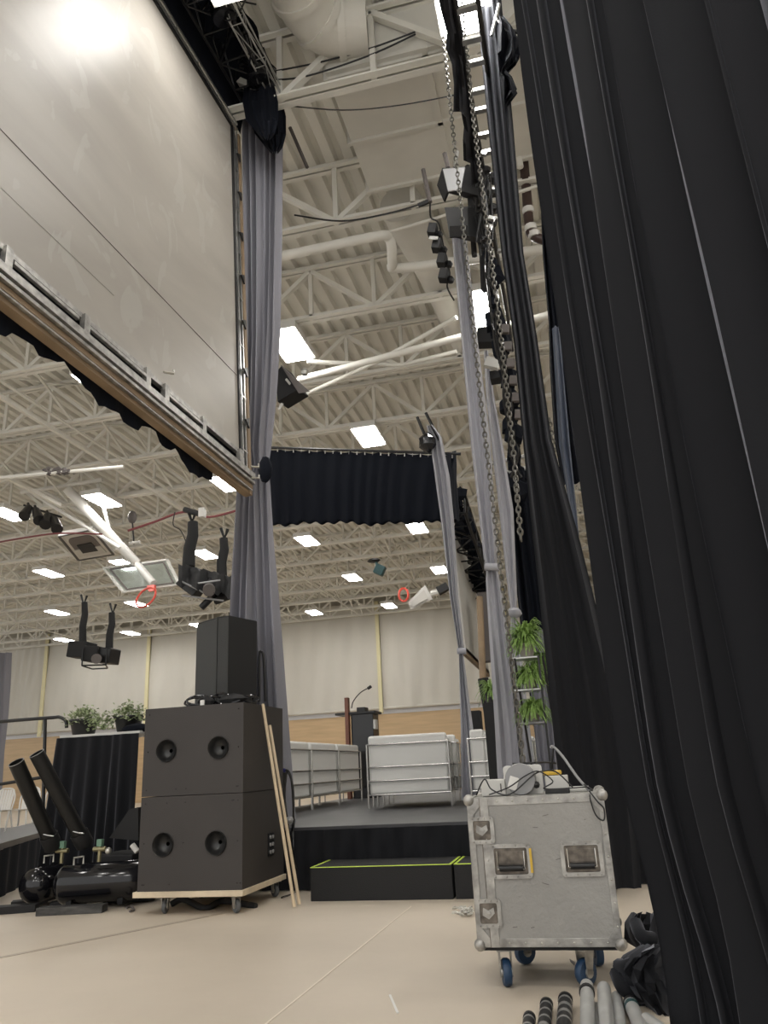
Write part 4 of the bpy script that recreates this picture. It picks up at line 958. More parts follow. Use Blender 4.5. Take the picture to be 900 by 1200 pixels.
# ------------------------------------------------------------------ road case
cx0, cx1, cy0, cy1, cz0, cz1 = -.697, .100, 4.90, 5.55, .215, 1.008
t = thing('road_case', 'scuffed grey road case with butterfly latches on blue castors', 'flight case', ((cx0+cx1)/2, 5.2, 0))
MB().b2((cx0, cy0, cz0), (cx1, cy1, cz1)).build('body', 'case', t, bev=.004)
e = .004
def trim(nm, a, b): return MB().b2(a, b).build(nm, 'aluw', t, bev=.002)
trim('top_trim', (cx0, cy0-e, cz1-.045), (cx1, cy0, cz1)); trim('bottom_trim', (cx0, cy0-e, cz0), (cx1, cy0, cz0+.045)); trim('right_trim', (cx1-.035, cy0-e*1.5, cz0), (cx1, cy0, cz1)); trim('left_trim', (cx0, cy0-e*1.5, cz0), (cx0+.035, cy0, cz1))
trim('seam_trim', (cx0+.075, cy0-e*1.6, cz0), (cx0+.125, cy0, cz1)); trim('top_side_trim', (cx1-.03, cy0, cz1), (cx1+e, cy1, cz1+e)); trim('top_side_trim', (cx0-e, cy0, cz1), (cx0+.03, cy1, cz1+e)); trim('top_edge_trim', (cx0, cy0-e, cz1), (cx1, cy0+.03, cz1+e))
trim('left_side_trim', (cx0-e, cy0, cz0), (cx0, cy0+.035, cz1))
MB().b2((cx0+.072, cy0-.0075, cz0), (cx0+.076, cy0, cz1)).build('lid_gap', 'rust', t)
MB().b2((cx0+.02, cy0+.02, cz0-.02), (cx1-.02, cy1-.02, cz0)).build('underside', 'blkm', t)
m_ = MB()
for k in range(7):
    for (x, z) in ((lerp(cx0+.18, cx1-.08, k/6), cz1-.022), (lerp(cx0+.18, cx1-.08, k/6), cz0+.022)): m_.sphere((x, cy0-e, z), .006, 8)
for k in range(6):
    m_.sphere((cx1-.017, cy0-.006, lerp(cz0+.1, cz1-.1, k/5)), .006, 8); m_.sphere((cx0+.1, cy0-.006, lerp(cz0+.12, cz1-.12, k/5)), .005, 8)
m_.build('rivets', 'zinc', t, smooth=True)
for x in (cx0+.012, cx1-.012):
    for z in (cz0+.012, cz1-.012):
        for y in (cy0+.012, cy1-.012): MB().sphere((x, y, z), .036, 12).build('corner_ball', 'aluw', t, smooth=True)
for (x, z, dx, dz) in ((cx1-.05, cz1-.05, -1, -1), (cx1-.05, cz0+.05, -1, 1), (cx0+.05, cz1-.05, 1, -1), (cx0+.05, cz0+.05, 1, 1)):
    s_ = 1 if dx > 0 else -1; ex = x-s_*.045; ez = z-dz*.045
    MB().prism([(ex, cy0-.007, ez), (ex+s_*.10, cy0-.007, ez), (ex+s_*.02, cy0-.007, ez+dz*.10), (ex, cy0-.007, ez+dz*.10)], (0, .004, 0)).build('corner_plate', 'aluw', t)
def rr(x, z, w, h, y, rad=.02):
    out = []
    for (sx_, sz_, a0) in ((1, 1, 0), (-1, 1, pi/2), (-1, -1, pi), (1, -1, 3*pi/2)):
        for k in range(5):
            a = a0+k*pi/8; out.append(V((x+sx_*(w/2-rad)+rad*math.cos(a), y, z+sz_*(h/2-rad)+rad*math.sin(a))))
    return out
def dish(nm, px_, py_, w, h, tone='aluw'):
    c = P(px_, py_, Y=cy0); outer = rr(c.x, c.z, w, h, cy0-.012); inner = rr(c.x, c.z, w-.045, h-.045, cy0-.012, .01); back = rr(c.x, c.z, w-.05, h-.05, cy0-.0077, .01)
    m_ = MB(); n = len(outer); m_.add(outer+inner, [(i, (i+1) % n, n+(i+1) % n, n+i) for i in range(n)]); 
    m_.add(outer+[p+V((0, .012, 0)) for p in outer], [(i, (i+1) % n, n+(i+1) % n, n+i) for i in range(n)])
    for k in range(4):
        for s_ in (-1, 1): m_.sphere((c.x+lerp(-w/2+.02, w/2-.02, k/3), cy0-.0125, c.z+s_*(h/2-.011)), .0055, 8)
    d_ = m_.build(nm, tone, t, bev=0); b_ = MB(); b_.add(inner+back, [(i, (i+1) % n, n+(i+1) % n, n+i) for i in range(n)]+[tuple(range(n, 2*n))]); b_.build('recess', 'rust', d_)
    return d_, c
for q in ((565, 973), (573, 1070)):
    d_, c = dish('latch', q[0], q[1], .145, .15); m_ = MB()
    m_.prism([(c.x-.035, cy0-.016, c.z-.01), (c.x, cy0-.016, c.z-.03), (c.x+.035, cy0-.016, c.z+.0), (c.x+.03, cy0-.016, c.z+.03), (c.x, cy0-.016, c.z+.015), (c.x-.03, cy0-.016, c.z+.03)], (0, .006, 0))
    m_.lathe([(.014, 0), (.014, .008), (.001, .009)], (c.x, cy0-.016, c.z), (0, -1, 0), 12); m_.build('butterfly', 'aluw', d_)
for q in ((599, 1009), (682, 1006)):
    d_, c = dish('handle', q[0], q[1], .235, .185); m_ = MB()
    m_.tube([(c.x-.078, cy0-.014, c.z+.055), (c.x-.078, cy0-.022, c.z-.04), (c.x+.078, cy0-.022, c.z-.04), (c.x+.078, cy0-.014, c.z+.055)], .006, 8); m_.build('handle_bail', 'chrome', d_, smooth=True)
    MB().tube([(c.x-.068, cy0-.022, c.z-.036), (c.x+.068, cy0-.022, c.z-.036)], .017, 12).build('grip', 'blk', d_, smooth=True); MB().b2((c.x-.072, cy0-.013, c.z-.012), (c.x+.072, cy0-.008, c.z+.052)).build('spring_plate', 'rust', d_)
P_ = P(625, 1008, Y=cy0); MB().box((P(622.5, 1008, Y=cy0).x, cy0-.013, P_.z), (.014, .002, .13)).build('yellow_tape', 'yplast', t)
m_ = MB(); rnd = random.Random(2)
for k in range(9): m_.box((rnd.uniform(cx0+.2, cx1-.1), cy0-.001, rnd.uniform(.3, .9)), (rnd.uniform(.006, .05), .002, .003), Matrix.Rotation(rnd.uniform(-.3, .3), 3, 'Y'))
m_.build('scuff_marks', 'dark', t)
for x, y, tu in ((-.56, 4.99, .25), (-.12, 5.0, -.75), (-.49, 5.5, -.9), (-.05, 5.46, .3)): caster(t, x, y, cz0-.02, .072, .045, 'bluew', 'aluw', tu)

# things on the case
zc = cz1+.004; yT = 5.1
def onX(px, y=yT, py=925): return P(px, py, Y=y).x
o1 = thing('adapter_box', 'white adapter box at the left end of the case top', 'box', (onX(580), yT, zc))
MB().b2((onX(566), yT-.08, zc), (onX(594), yT+.06, zc+.095)).build('box_body', 'offw', o1, bev=.006); MB().b2((onX(588), yT-.084, zc+.02), (onX(589.5), yT-.08, zc+.07)).build('slot', 'dark', o1)
o1 = thing('cable_reel', 'round grey cable reel leaning on a white square plate on the case', 'cable reel', (onX(614), yT-.1, zc))
y_ = yT-.11
MB().prism([p for p in rr(onX(615), zc+.085, .235, .17, y_+.05, .02)], (0, .03, 0)).build('square_plate', 'offw', o1, bev=.003)
cR = V((onX(613), y_, zc+.09))
MB().lathe([(.001, -.032), (.088, -.032), (.092, -.022), (.092, .03), (.08, .045), (.001, .045)], cR, (.05, 1, -.06), 32).build('reel_drum', 'gplast', o1, smooth=True)
MB().box(cR+V((-.045, -.036, -.02)), (.055, .004, .075), Matrix.Rotation(.35, 3, 'Y')).build('paper_label', 'white', o1); MB().sphere(cR+V((.09, -.02, -.035)), .022, 8).build('strain_relief', 'blk', o1)
o1 = thing('adapter_box', 'white adapter box at the right side of the case top', 'box', (onX(654), yT, zc))
MB().b2((onX(640), yT-.03, zc), (onX(667), yT+.1, zc+.10)).build('box_body', 'offw', o1, bev=.006)
tag(MB().b2((onX(638), yT+.02, zc+.102), (onX(660), yT+.12, zc+.13)).build('yellow_box', 'yplast', bev=.01), 'small yellow tool lying on the right adapter box', 'tool')
o1 = thing('power_strip', 'black power strip lying along the case top', 'power strip', (onX(655), yT-.12, zc)); MB().b2((onX(640), yT-.14, zc), (onX(668), yT-.09, zc+.025)).build('strip_body', 'blk', o1, bev=.004)
MB().tube([(onX(668), yT-.11, zc+.02), (onX(690), yT-.11, zc+.02)], .016, 8).build('plug', 'offw', o1)
m_ = MB(); zz = zc+.01
cl = thing('cable_tangle', 'tangle of thin black cables over the boxes on the case', 'cables', (onX(625), yT-.15, zc))
m_.tube(bez([(onX(560), 5.0, zz), (onX(572), yT-.15, zz+.09), (onX(580), yT-.17, zz+.03), (onX(600), yT-.18, zz+.0), (onX(628), yT-.17, zz+.10), (onX(640), yT-.1, zz+.12), (onX(655), yT-.09, zz+.11), (onX(672), yT-.12, zz+.02)], 7), .0045, 5)
m_.tube(bez([(onX(575), 4.99, zz), (onX(600), yT-.17, zz+.04), (onX(620), yT-.17, zz+.1), (onX(635), yT-.15, zz+.12), (onX(650), yT-.15, zz+.06), (onX(640), yT-.16, zz+.02), (onX(690), 4.95, zz+.02)], 7), .004, 5)
m_.tube(bez([(onX(602), yT+.1, zz+.17), (onX(640), yT+.12, zz+.17), (onX(655), yT+.12, zz+.16)], 5), .006, 5)
m_.tube(bez([(onX(692), 4.93, zz+.01), (onX(690), 4.885, zz-.04), (onX(694), 4.88, zz-.13), (onX(702), 4.88, zz-.16), (onX(704), 4.88, zz-.1), (onX(698), 4.885, zz-.06), (onX(690), 4.9, zz)], 5), .0045, 5)
m_.build('thin_cables', 'blk', cl, smooth=True)
tag(MB().tube(bez([(onX(690), 4.97, zz), (onX(678), 5.0, zz+.08), (onX(664), 5.05, zz+.2), (onX(654), 5.06, zz+.26), (onX(651), 5.06, zz+.25)], 6), .008, 6).build('power_lead', 'gplast', smooth=True), 'grey lead with a plug end arching up over the case', 'cable')
tag(MB().tube(bez([(onX(650), 5.1, zz+.13), (onX(652), 5.08, zz+.2), (onX(656), 5.07, zz+.25), (onX(668), 5.06, zz+.17), (onX(680), 5.0, zz+.06), (onX(694), 4.95, zz)], 6), .0065, 6).build('power_lead', 'blk', smooth=True), 'black lead arching beside the grey lead over the case', 'cable')

# ------------------------------------------------------------------ pipes on the floor
rnd = random.Random(31)
pipes = [(620, 1188, .022, 0, 'leftmost taped black and silver pipe end'), (640, 1172, .024, 0, 'second taped black and silver pipe from the left'), (662, 1166, .027, 0, 'third taped black and silver pipe from the left'),
         (687, 1150, .026, 1, 'silver pipe lying highest on the pile with a black band'), (707, 1153, .026, 1, 'silver pipe right of the banded pipe'), (722, 1164, .022, 1, 'short silver pipe in the middle of the pile'),
         (698, 1176, .017, 1, 'thin silver pipe low between two thick pipes'), (738, 1170, .026, 1, 'rightmost upright silver pipe with teal tape'), (757, 1190, .026, 1, 'white pipe slanting right at the drape foot')]
for i, (a, b, r_, kind, l_) in enumerate(pipes):
    r_ *= 1.3
    zt_ = r_*(1 if kind == 0 or i in (6,) else (2.6 if i in (3, 4) else 1.3)); p = P(a, b, Z=zt_+r_*.6); p.z = zt_
    q = V((p.x+(.0 if i < 7 else .12)-(p.x+.15)*.10, 2.9, r_ if i not in (3, 4) else r_*1.3))
    if i == 8: q = V((p.x+.30, 3.5, r_)); 
    t = thing('steel_pipe', l_+' on the floor', 'pipe', p, 'pipes lying in the foreground'); d_ = (q-p).normalized()
    m_ = MB(); m_.tube([p, q], r_, 16); m_.build('tube', 'steelpipe' if kind else 'blk', t, smooth=True)
    if kind == 0:
        for k in range(4): MB().tube([p+d_*(.05+k*.11), p+d_*(.05+k*.11+rnd.uniform(.02, .05))], r_*1.03, 16).build('worn_band', 'alu', t, smooth=True)
        MB().lathe([(r_*1.08, -.004), (r_*1.08, .03), (r_*.7, .03)], p, d_, 16).build('collar', 'blk', t, smooth=True)
    else:
        MB().lathe([(r_*.82, -.001), (r_*.80, -.012), (r_*.3, -.014)], p, d_, 16).build('end_cap', 'zinc', t, smooth=True)
        if i == 3: MB().tube([p+d_*.09, p+d_*.13], r_*1.15, 16).build('strap_band', 'blkm', t, smooth=True)
        if i == 7: MB().tube([p+d_*.05, p+d_*.09], r_*1.05, 16).build('teal_tape', 'teal', t, smooth=True); MB().tube([p+d_*.0, p+d_*.03], r_*1.06, 16).build('black_tape', 'blk', t, smooth=True)

# small things on the floor
t = thing('loose_chain', 'small heap of steel chain on the floor beside the road case', 'chain', P(543, 1070, Z=0)); m_ = MB(); rnd = random.Random(15)
for k in range(46):
    c = P(lerp(533, 553, rnd.random()), 1066+8*rnd.random(), Z=.012); a1 = rnd.uniform(0, pi); ax = V((math.cos(a1), math.sin(a1), rnd.uniform(-.3, .3))); ay = V((-math.sin(a1), math.cos(a1), rnd.uniform(-.5, .5)))
    c.z = .012+rnd.uniform(0, .03); m_.tube([c+ax*.024*math.cos(q*pi/4)+ay*.012*math.sin(q*pi/4) for q in range(9)], .005, 4, cap=False)
m_.build('chain_links', 'zinc', t)
tag(MB().bar(P(457, 1166, Z=.004), P(466, 1187, Z=.004), .012, .006).build('cable_tie', 'white'), 'thin white cable tie lying on the open floor', 'cable tie')
tag(MB().tube(bez([P(148, 1064, Z=.012), P(153, 1062, Z=.015), P(157, 1066, Z=.012), P(152, 1068, Z=.012)], 4), .012, 6).build('shackle', 'dark'), 'small dark shackle on the floor left of the dolly', 'shackle')
m_ = MB(); a, b = P(0, 1122, Z=.002), P(262, 1070, Z=.002); m_.bar(a+(a-b)*.5, b, .055, .003, V((0, 0, 1)))  # shadow line along the seam, put into the colour of a flat strip
tag(m_.build('floor_seam', 'seam'), 'seam with its shadow line coloured in, running along the floor covering from lower left to the dolly', 'tape')
m_ = MB(); a, b = P(330, 1185, Z=.002), P(482, 1062, Z=.002); m_.bar(a+(a-b)*.6, b, .012, .002, V((0, 0, 1)))
tag(m_.build('floor_seam', 'seam_pale'), 'thin pale seam in the floor covering leading to the stage step', 'tape')
m_ = MB()
for k in range(5): m_.tube([P(668+k*1.3, 1124+k*.9, Z=.002), P(669+k, 1127+k, Z=.002)], .003, 4)
tag(m_.build('floor_debris', 'dark'), 'tiny dark scraps on the floor under the road case', 'debris')

# ------------------------------------------------------------------ left: table, planters, cannons, tanks
TY = 8.75
zt_ = P(120, 859, Y=TY).z; xa, xb = P(70, 863, Y=TY).x, P(164, 857, Y=TY).x
t = thing('riser_table', 'tall white topped table hidden by black pleated cloth', 'table', ((xa+xb)/2, TY+.4, 0))
MB().b2((xa, TY, zt_-.035), (xb, TY+.75, zt_)).build('table_top', 'offw', t, bev=.004)
rows = []
for r in range(9):
    v = r/8; row = []
    for k in range(121):
        u = k/120; x = lerp(xa-.02-.12*v, xb, u); row.append(V((x, TY-.03-.035*(.25+v)*math.sin(u*46+1.2*math.sin(u*9))-.02*math.sin(u*17+v*2), lerp(zt_-.03, .02, v))))
    row = [V((xa+.0-.10*v, TY+.7, lerp(zt_-.03, .02, v)))]+row; rows.append(row)
MB().grid(rows).build('table_skirt', 'black', t, smooth=True)
def leafy(mb, c, rx, ry, rz, n, s, rnd, droop=.4):
    for k in range(n):
        th = rnd.uniform(0, 2*pi); ph = rnd.uniform(-.25, 1)*pi/2; rr_ = rnd.uniform(.55, 1)
        p = V(c)+V((rx*rr_*math.cos(th)*math.cos(ph), ry*rr_*math.sin(th)*math.cos(ph), rz*rr_*math.sin(ph)))
        if k % 6 == 0: p += V((rnd.uniform(-.05, .05), 0, rnd.uniform(.02, .09)))
        d = V((rnd.uniform(-1, 1), rnd.uniform(-1, 1), rnd.uniform(-droop, .7))).normalized()*s*rnd.uniform(.7, 1.3); w_ = d.cross(V((rnd.uniform(-1, 1), rnd.uniform(-1, 1), 1))).normalized()*s*.38
        u_ = w_.cross(d).normalized()*s*.12
        mb.add([p, p+d*.4+w_, p+d, p+d*.4-w_, p+d*.5-u_], [(0, 1, 4), (1, 2, 4), (2, 3, 4), (3, 0, 4)])
rnd = random.Random(77)
for i, (pc, wpx, l_) in enumerate([(98, 44, 'left planter with leafy green and cream ivy on the black clothed table'), (150, 46, 'right planter with leafy green ivy on the black clothed table')]):
    c = P(pc, 858, Y=TY+.25); t = thing('planter', l_, 'planter', (c.x, TY+.25, zt_), 'planters on the table'); rr_ = .17
    MB().lathe([(.0001, 0), (rr_*.72, 0), (rr_*.8, .02), (rr_, .17), (rr_*1.08, .18), (rr_*1.08, .2), (rr_*.9, .2), (.0001, .17)], (c.x, TY+.25, zt_), (0, 0, 1), 24).build('pot', 'potb', t, smooth=True)
    m_ = MB(); leafy(m_, (c.x, TY+.22, zt_+.18), .27, .2, .15, 320, .05, rnd); leafy(m_, (c.x+(.27 if i == 0 else -.2), TY+.1, zt_+.08), .12, .08, .12, 90, .045, rnd)
    f_ = m_.build('foliage', 'leaf2', t); f_['kind'] = 'stuff'
t = thing('folded_cloth', 'folded black cloth lying on the table beside the right planter', 'cloth', P(160, 858, Y=TY+.1))
MB().sphere(P(160, 856, Y=TY+.12)+V((0, 0, .02)), .14, 12, (1.4, .7, .45), .08).build('cloth_fold', 'navy', t, smooth=True)
# handrail
t = thing('handrail', 'black tubular handrail at the left edge by the tall table', 'handrail', P(54, 985, Y=8.9)); Yh = 8.9
MB().tube(bez([P(-30, 848.5, Y=Yh), P(20, 844, Y=Yh), P(60, 841, Y=Yh), P(70, 840.5, Y=Yh), P(77, 845, Y=Yh), P(78, 853, Y=Yh)], 5), .022, 8).build('top_rail', 'blk', t, smooth=True)
MB().tube([P(-30, 924, Y=Yh), P(55, 910, Y=Yh)], .02, 8).build('lower_rail', 'blk', t, smooth=True); MB().tube([P(53, 843, Y=Yh), P(50, 975, Y=Yh)], .022, 8).build('post', 'blk', t, smooth=True)
# low riser platform
q0, q1 = P(-40, 1000, Z=.60), P(52, 974, Z=.60)
t = thing('low_platform', 'low black sided platform at the left edge', 'platform', (q0+q1)/2)
MB().add([q0, q1, q1+V((-3, 4.5, 0)), q0+V((-3, 4.5, 0))]+[p-V((0, 0, .07)) for p in (q0, q1, q1+V((-3, 4.5, 0)), q0+V((-3, 4.5, 0)))], [(0, 1, 2, 3), (7, 6, 5, 4), (0, 4, 5, 1), (1, 5, 6, 2), (2, 6, 7, 3), (3, 7, 4, 0)]).build('deck', 'stage', t)
MB().add([q0-V((0, .004, .035)), q1-V((0, .004, .035)), q1-V((0, .004, .01)), q0-V((0, .004, .01))], [(0, 1, 2, 3)]).build('edge_strip', 'silver', t)
rows = [[q0.lerp(q1, k/60)+V((0, .04+.03*math.sin(k*.8), 0)) - V((0, 0, .07+j*.13)) for k in range(61)] for j in range(5)]
MB().grid(rows).build('skirt', 'navy', t, smooth=True)
# white chairs
def wchair():
    t = thing('plastic_chair', '', 'chair', (0, 0, 0), 'white plastic chairs at the left')
    m_ = MB(); m_.grid([[V((x*.22*(1+.1*y), y*.42-.0, .44-.02*math.sin(pi*(x+1)/2)*y)) for x in (-1, -.5, 0, .5, 1)] for y in (0, .33, .66, 1)]); m_.grid([[V((x*.22*(1+.1*y), y*.42, .425-.02*math.sin(pi*(x+1)/2)*y)) for x in (-1, -.5, 0, .5, 1)] for y in (0, .33, .66, 1)]); m_.build('seat', 'white', t, smooth=True)
    m_ = MB(); 
    m_.tube(bez([(-.21, .43, .43), (-.23, .5, .7), (-.15, .55, .88), (0, .56, .91), (.15, .55, .88), (.23, .5, .7), (.21, .43, .43)], 5), .018, 6)
    for x in (-.15, -.09, -.03, .03, .09, .15): m_.bar((x, .44, .44), (x*1.1, .55, .88), .052, .012)
    m_.build('backrest', 'white', t)
    for x in (-1, 1):
        for y, yy in ((0, -.03), (.42, .5)): MB().tube([(x*.2, y, .43), (x*.24, yy, 0)], .02, 6, r2=.015).build('leg', 'white', t)
    return t
wc = wchair(); Yw = 16.; rnd = random.Random(3)
base_z = 0
for k in range(4):
    c_ = wc if k == 0 else copy_tree(wc); p = P(-12+k*27, 974, Y=Yw); c_.location = (p.x, Yw+.1*k, P(20, 974, Y=Yw).z); c_.rotation_euler = (0, 0, .15)
    c_['label'] = ['white plastic chair cut by the left picture edge', 'second white plastic chair from the left edge', 'third white plastic chair from the left edge', 'white plastic chair left of the handrail post', 'white plastic chair between handrail post and table'][k]
zb = P(20, 974, Y=Yw).z
tag(MB().b2((P(-60, 985, Y=Yw).x, Yw-.8, zb-.1), (P(96, 985, Y=Yw).x, Yw+1.6, zb)).build('rear_platform', 'stage', bev=.004), 'dark platform carrying the row of white plastic chairs', 'platform')
tag(MB().b2((P(-60, 985, Y=Yw).x, Yw-.75, 0), (P(96, 985, Y=Yw).x, Yw-.7, zb-.1)).build('platform_skirt', 'navy'), 'dark skirt panel below the platform of white chairs', 'skirt')
# confetti cannons: barrels and air tanks
for i, (tp, bt, l_, Yb) in enumerate([((19, 893.5), (58, 982), 'left black confetti cannon barrel with open top', 7.62), ((43, 883), (94, 979), 'right black confetti cannon barrel with open top', 7.7)]):
    p, q = P(*tp, Y=Yb-.42), P(*bt, Y=Yb+.05); d_ = (p-q).normalized(); t = thing('cannon_barrel', l_, 'confetti cannon', q, 'confetti cannons')
    R_ = .077
    MB().lathe([(R_, 0), (R_, (p-q).length), (R_*.88, (p-q).length), (R_*.88, .3), (.001, .3)], q, d_, 24).build('barrel', 'pipeblk', t, smooth=True)
    MB().lathe([(R_*1.0, -.002), (R_*1.01, .004), (R_*.9, .004)], p, d_, 24).build('rim', 'gplast', t, smooth=True)
    MB().lathe([(R_*.99, -.16), (R_*1.22, -.14), (R_*1.22, .0), (R_*1.1, .0)], q+d_*.03, d_, 20).build('socket', 'blkm', t, smooth=True)
    MB().tube([q+d_*.06+V((-R_*1.2*math.cos(a), -.02-.06*math.sin(a), .03*math.cos(a))) for a in [x*pi/8 for x in range(9)]], .007, 6).build('clamp_ring', 'alu', t, smooth=True)
for i, (pc, rpx, ln, l_) in enumerate([((41, 1031), 21, .5, 'left glossy black air tank on the floor'), ((76, 1033), 21, .75, 'right glossy black air tank with brass valve on the floor')]):
    Yk = 7.75-.05*i; R_ = .19 if i else .17; c = P(pc[0], pc[1], Y=Yk); c.z = R_+.05
    ax = V((1, .32, 0)).normalized() if i else V((-.2, 1, 0)).normalized()
    t = thing('air_tank', l_, 'air tank', (c.x, c.y, 0), 'cannon air tanks')
    prof = [(.001, -.11), (R_*.5, -.09), (R_*.85, -.04), (R_, 0), (R_, ln), (R_*.85, ln+.04), (R_*.5, ln+.09), (.001, ln+.11)]
    MB().lathe(prof, c, ax, 28).build('tank_shell', 'blkg', t, smooth=True)
    m_ = MB()
    for s in (.12, ln-.12):
        b_ = c+ax*s; m_.b2((b_.x-.03, b_.y-.12, 0.03), (b_.x+.03, b_.y+.12, .10))
    m_.build('foot', 'blk', t)
    v_ = P(*((73, 997) if i == 0 else (117, 995)), Y=Yk-.02)
    g = MB().tube([v_-V((0, 0, .12)), v_+V((0, 0, .03))], .02, 8).build('valve', 'brass', t, smooth=True)
    MB().tube([v_-V((.07, 0, 0)), v_+V((.07, 0, 0))], .025, 8).build('valve_body', 'brass', g, smooth=True); MB().box(v_+V((0, 0, .06)), (.06, .05, .07)).build('solenoid', 'green', g, bev=.006)
    if i: MB().sphere(v_+V((.1, 0, -.02)), .035, 10).build('gauge', 'zinc', g, smooth=True)
    h_ = P(*((57, 1003) if i == 0 else (92, 1005)), Y=Yk-.05)
    MB().tube([h_+V((-.05, 0, -.07)), h_+V((-.05, 0, 0)), h_+V((.06, 0, .01)), h_+V((.06, 0, -.06))], .01, 6).build('handle', 'zinc', t)
tag(MB().prism([P(128, 982, Y=8.0), P(152, 948, Y=8.0), P(162, 946, Y=8.0), P(162, 985, Y=8.0)], (0, .3, 0)).build('black_bracket', 'blkm'), 'black angular bracket beside the subwoofer stack', 'bracket')
tag(MB().b2((P(118, 1000, Y=8.1).x, 8.0, .05), (P(161, 1000, Y=8.1).x, 8.5, P(140, 1000, Y=8.1).z)).build('equipment_case', 'blkm', bev=.02), 'black box standing between the air tanks and the subwoofers', 'box')
tag(MB().tube([P(155, 990, Y=7.8), P(161, 998, Y=7.8)], .03, 8).build('grey_plug', 'offw', smooth=True), 'small pale plug against the black box', 'plug')
for i, (a, b, y_, r_, l_) in enumerate([(40, 118, 1071, .0, 'nearest worn painted plank lying under the air tanks'), (-15, 38, 1070, .0, 'black plank at the left edge of the floor'), (8, 50, 1061, .0, 'thin black plank behind the left edge plank'), (54, 98, 1062, 0, 'thin black plank just behind the worn plank'), (118, 178, 1058, 0, 'black plank left of the dolly')]):
    p, q = P(a, y_+3, Z=0), P(b, y_-1, Z=0); c = (p+q)/2; L_ = (q-p).length
    tag(MB().box((c.x, c.y+.07, .035), (L_, .16, .07 if i in (0, 1) else .04), Matrix.Rotation(math.atan2(q.y-p.y, q.x-p.x), 3, 'Z')).build('wood_plank', 'plank' if i == 0 else 'blkm', bev=.005), l_, 'plank', 'planks under the air tanks')

# ------------------------------------------------------------------ ferns on a ladder shelf
Yf = 9.0
t = thing('ladder_shelf', 'black step ladder shelf carrying three potted ferns', 'shelf', P(625, 900, Y=Yf))
lz = [P(617, 770.5, Y=Yf).z, P(620, 808, Y=Yf).z, P(625, 847, Y=Yf).z]
xl, xr = P(598, 771, Y=Yf).x, P(631, 771, Y=Yf).x
m_ = MB()
for x in (xl, xr+.0): m_.bar((x, Yf-.02, SZ), (x, Yf-.02, lz[0]+.01), .022, .022)
for k, (x, f_) in enumerate(((xl, 1), (xr, 1))): m_.bar((x+.05, Yf-.02, lz[0]), (x+.12, Yf+.35, SZ), .025, .025)
m_.build('frame', 'blk', t)
for k, z in enumerate(lz): MB().b2((xl, Yf-.03, z-.012), (xr, Yf+.22, z+.006)).build('shelf_board', 'alu' if k != 2 else 'gplast', t, bev=.002)
def fern(c, r_, n, rnd, up=.9, ln=.26):
    m_ = MB(); c = V(c)
    for k in range(n):
        a = rnd.uniform(0, 2*pi); l_ = ln*rnd.uniform(.6, 1.15); e_ = rnd.uniform(.35, 1.6)*up; d_ = V((math.cos(a), math.sin(a), 0)); pts = []
        for q in range(9):
            s = q/8; pts.append(c+d_*(l_*s*(.4+.6*(1-e_*.4)))+V((0, 0, l_*(e_*1.5*s-(1.1+.3*e_)*s*s)))+d_*r_*.3)
        for q in range(8):
            p, p2 = pts[q], pts[q+1]; t_ = (p2-p); sd = t_.cross(V((0, 0, 1))).normalized()
            wv_ = .020*(1-q/8.5)+.004
            for s in (-1, 1):
                m_.add([p, p2.lerp(p, .35), p+sd*s*wv_+t_*.6+V((0, 0, -.006))], [(0, 1, 2)]); m_.add([p.lerp(p2, .5), p2, p.lerp(p2, .5)+sd*s*wv_+t_*.6+V((0, 0, -.006))], [(0, 1, 2)])
    return m_
rnd = random.Random(55)
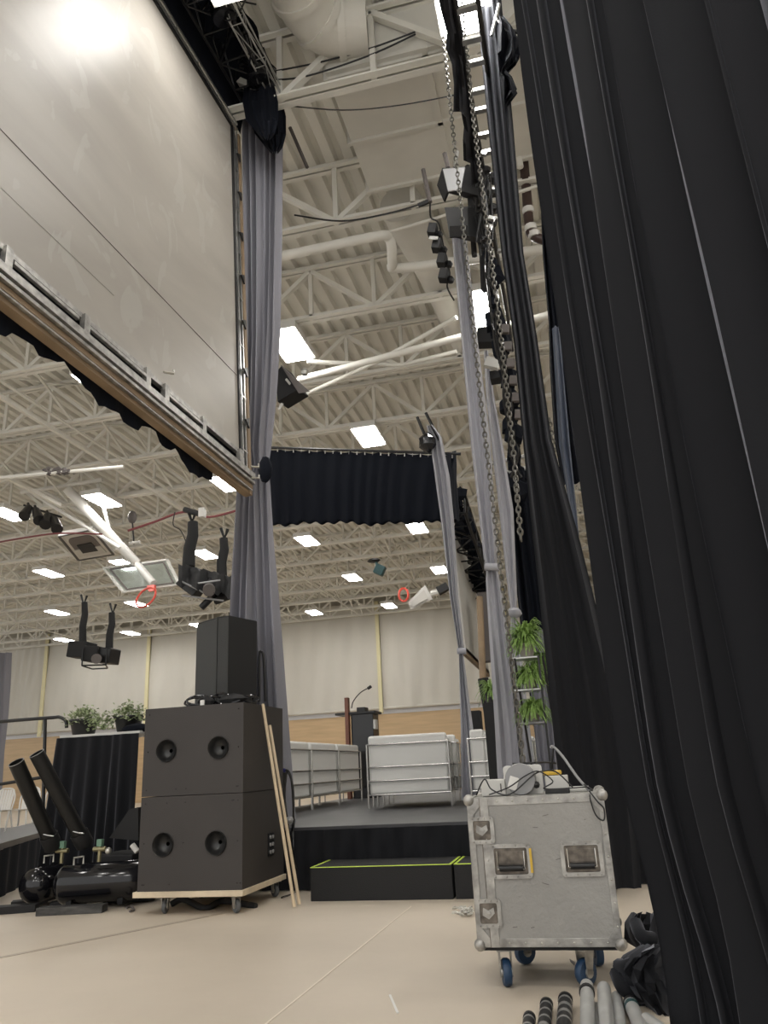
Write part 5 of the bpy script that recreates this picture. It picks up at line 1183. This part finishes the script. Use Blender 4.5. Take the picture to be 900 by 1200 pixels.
for i, (pc, z, l_, ln, n) in enumerate([((619, 768), lz[0], 'bright green potted fern on the top step of the ladder shelf', .25, 420), ((616, 806), lz[1], 'dim potted fern on the middle step of the ladder shelf', .23, 260), ((618, 845), lz[2], 'dim potted fern on the lowest step of the ladder shelf', .23, 260)]):
    x = (xl+xr)/2+.03; f = thing('potted_fern', l_, 'potted fern', (x, Yf+.1, z), 'ferns on the ladder shelf'); rr_ = .095 if i == 0 else .07
    hz = .15 if i == 0 else .12
    MB().lathe([(.0001, .008), (rr_*.72, .008), (rr_, hz), (rr_*1.06, hz), (rr_*1.06, hz+.02), (rr_*.9, hz+.02), (.0001, hz-.01)], (x, Yf+.1, z), (0, 0, 1), 20).build('pot', 'pot', f, smooth=True)
    g = fern((x, Yf+.1, z+hz+.02), rr_, n, rnd, 1.1 if i == 0 else .8, ln).build('fronds', 'leaf', f); g['kind'] = 'stuff'
x = P(640, 790, Y=Yf+.5).x; f = thing('potted_fern', 'trailing fern behind the right side of the ladder shelf', 'potted fern', (x, Yf+.5, 1.4))
MB().lathe([(.0001, 0), (.09, 0), (.12, .16), (.0001, .15)], (x, Yf+.5, P(640, 790, Y=Yf+.5).z-.1), (0, 0, 1), 16).build('pot', 'potb', f)
m_ = fern((x, Yf+.5, P(640, 775, Y=Yf+.5).z), .05, 260, rnd, .6, .36); fr_ = m_.build('fronds', 'leaf', f); fr_['kind'] = 'stuff'
pf = P(574, 806, Y=10.5); f = thing('potted_fern', 'small fern peeking out left of the chained grey drape', 'potted fern', pf)
MB().lathe([(.0001, -.2), (.06, -.2), (.08, -.06), (.0001, -.07)], pf, (0, 0, 1), 16).build('pot', 'potb', f)
fr_ = fern(pf-V((0, 0, .05)), .03, 110, rnd, .9, .22).build('fronds', 'leaf', f); fr_['kind'] = 'stuff'
tag(MB().b2((pf.x-.1, pf.y-.1, SZ), (pf.x+.1, pf.y+.1, pf.z-.2)).build('plant_stand', 'blkm', bev=.004), 'slim black stand under the small fern', 'stand')

# ------------------------------------------------------------------ light and picture settings
w = bpy.data.worlds.new('world'); sc.world = w; w.use_nodes = True
bg = w.node_tree.nodes['Background']; bg.inputs[0].default_value = (1, .985, .955, 1); bg.inputs[1].default_value = 1.0
sc.view_settings.view_transform = 'Standard'; sc.view_settings.look = 'None'; sc.view_settings.gamma = 1; sc.view_settings.exposure = 0.28
sc.view_settings.use_curve_mapping = False
sc.cycles.max_bounces = 6; sc.cycles.diffuse_bounces = 4; sc.cycles.use_denoising = True
sc.cycles.sample_clamp_indirect = 6
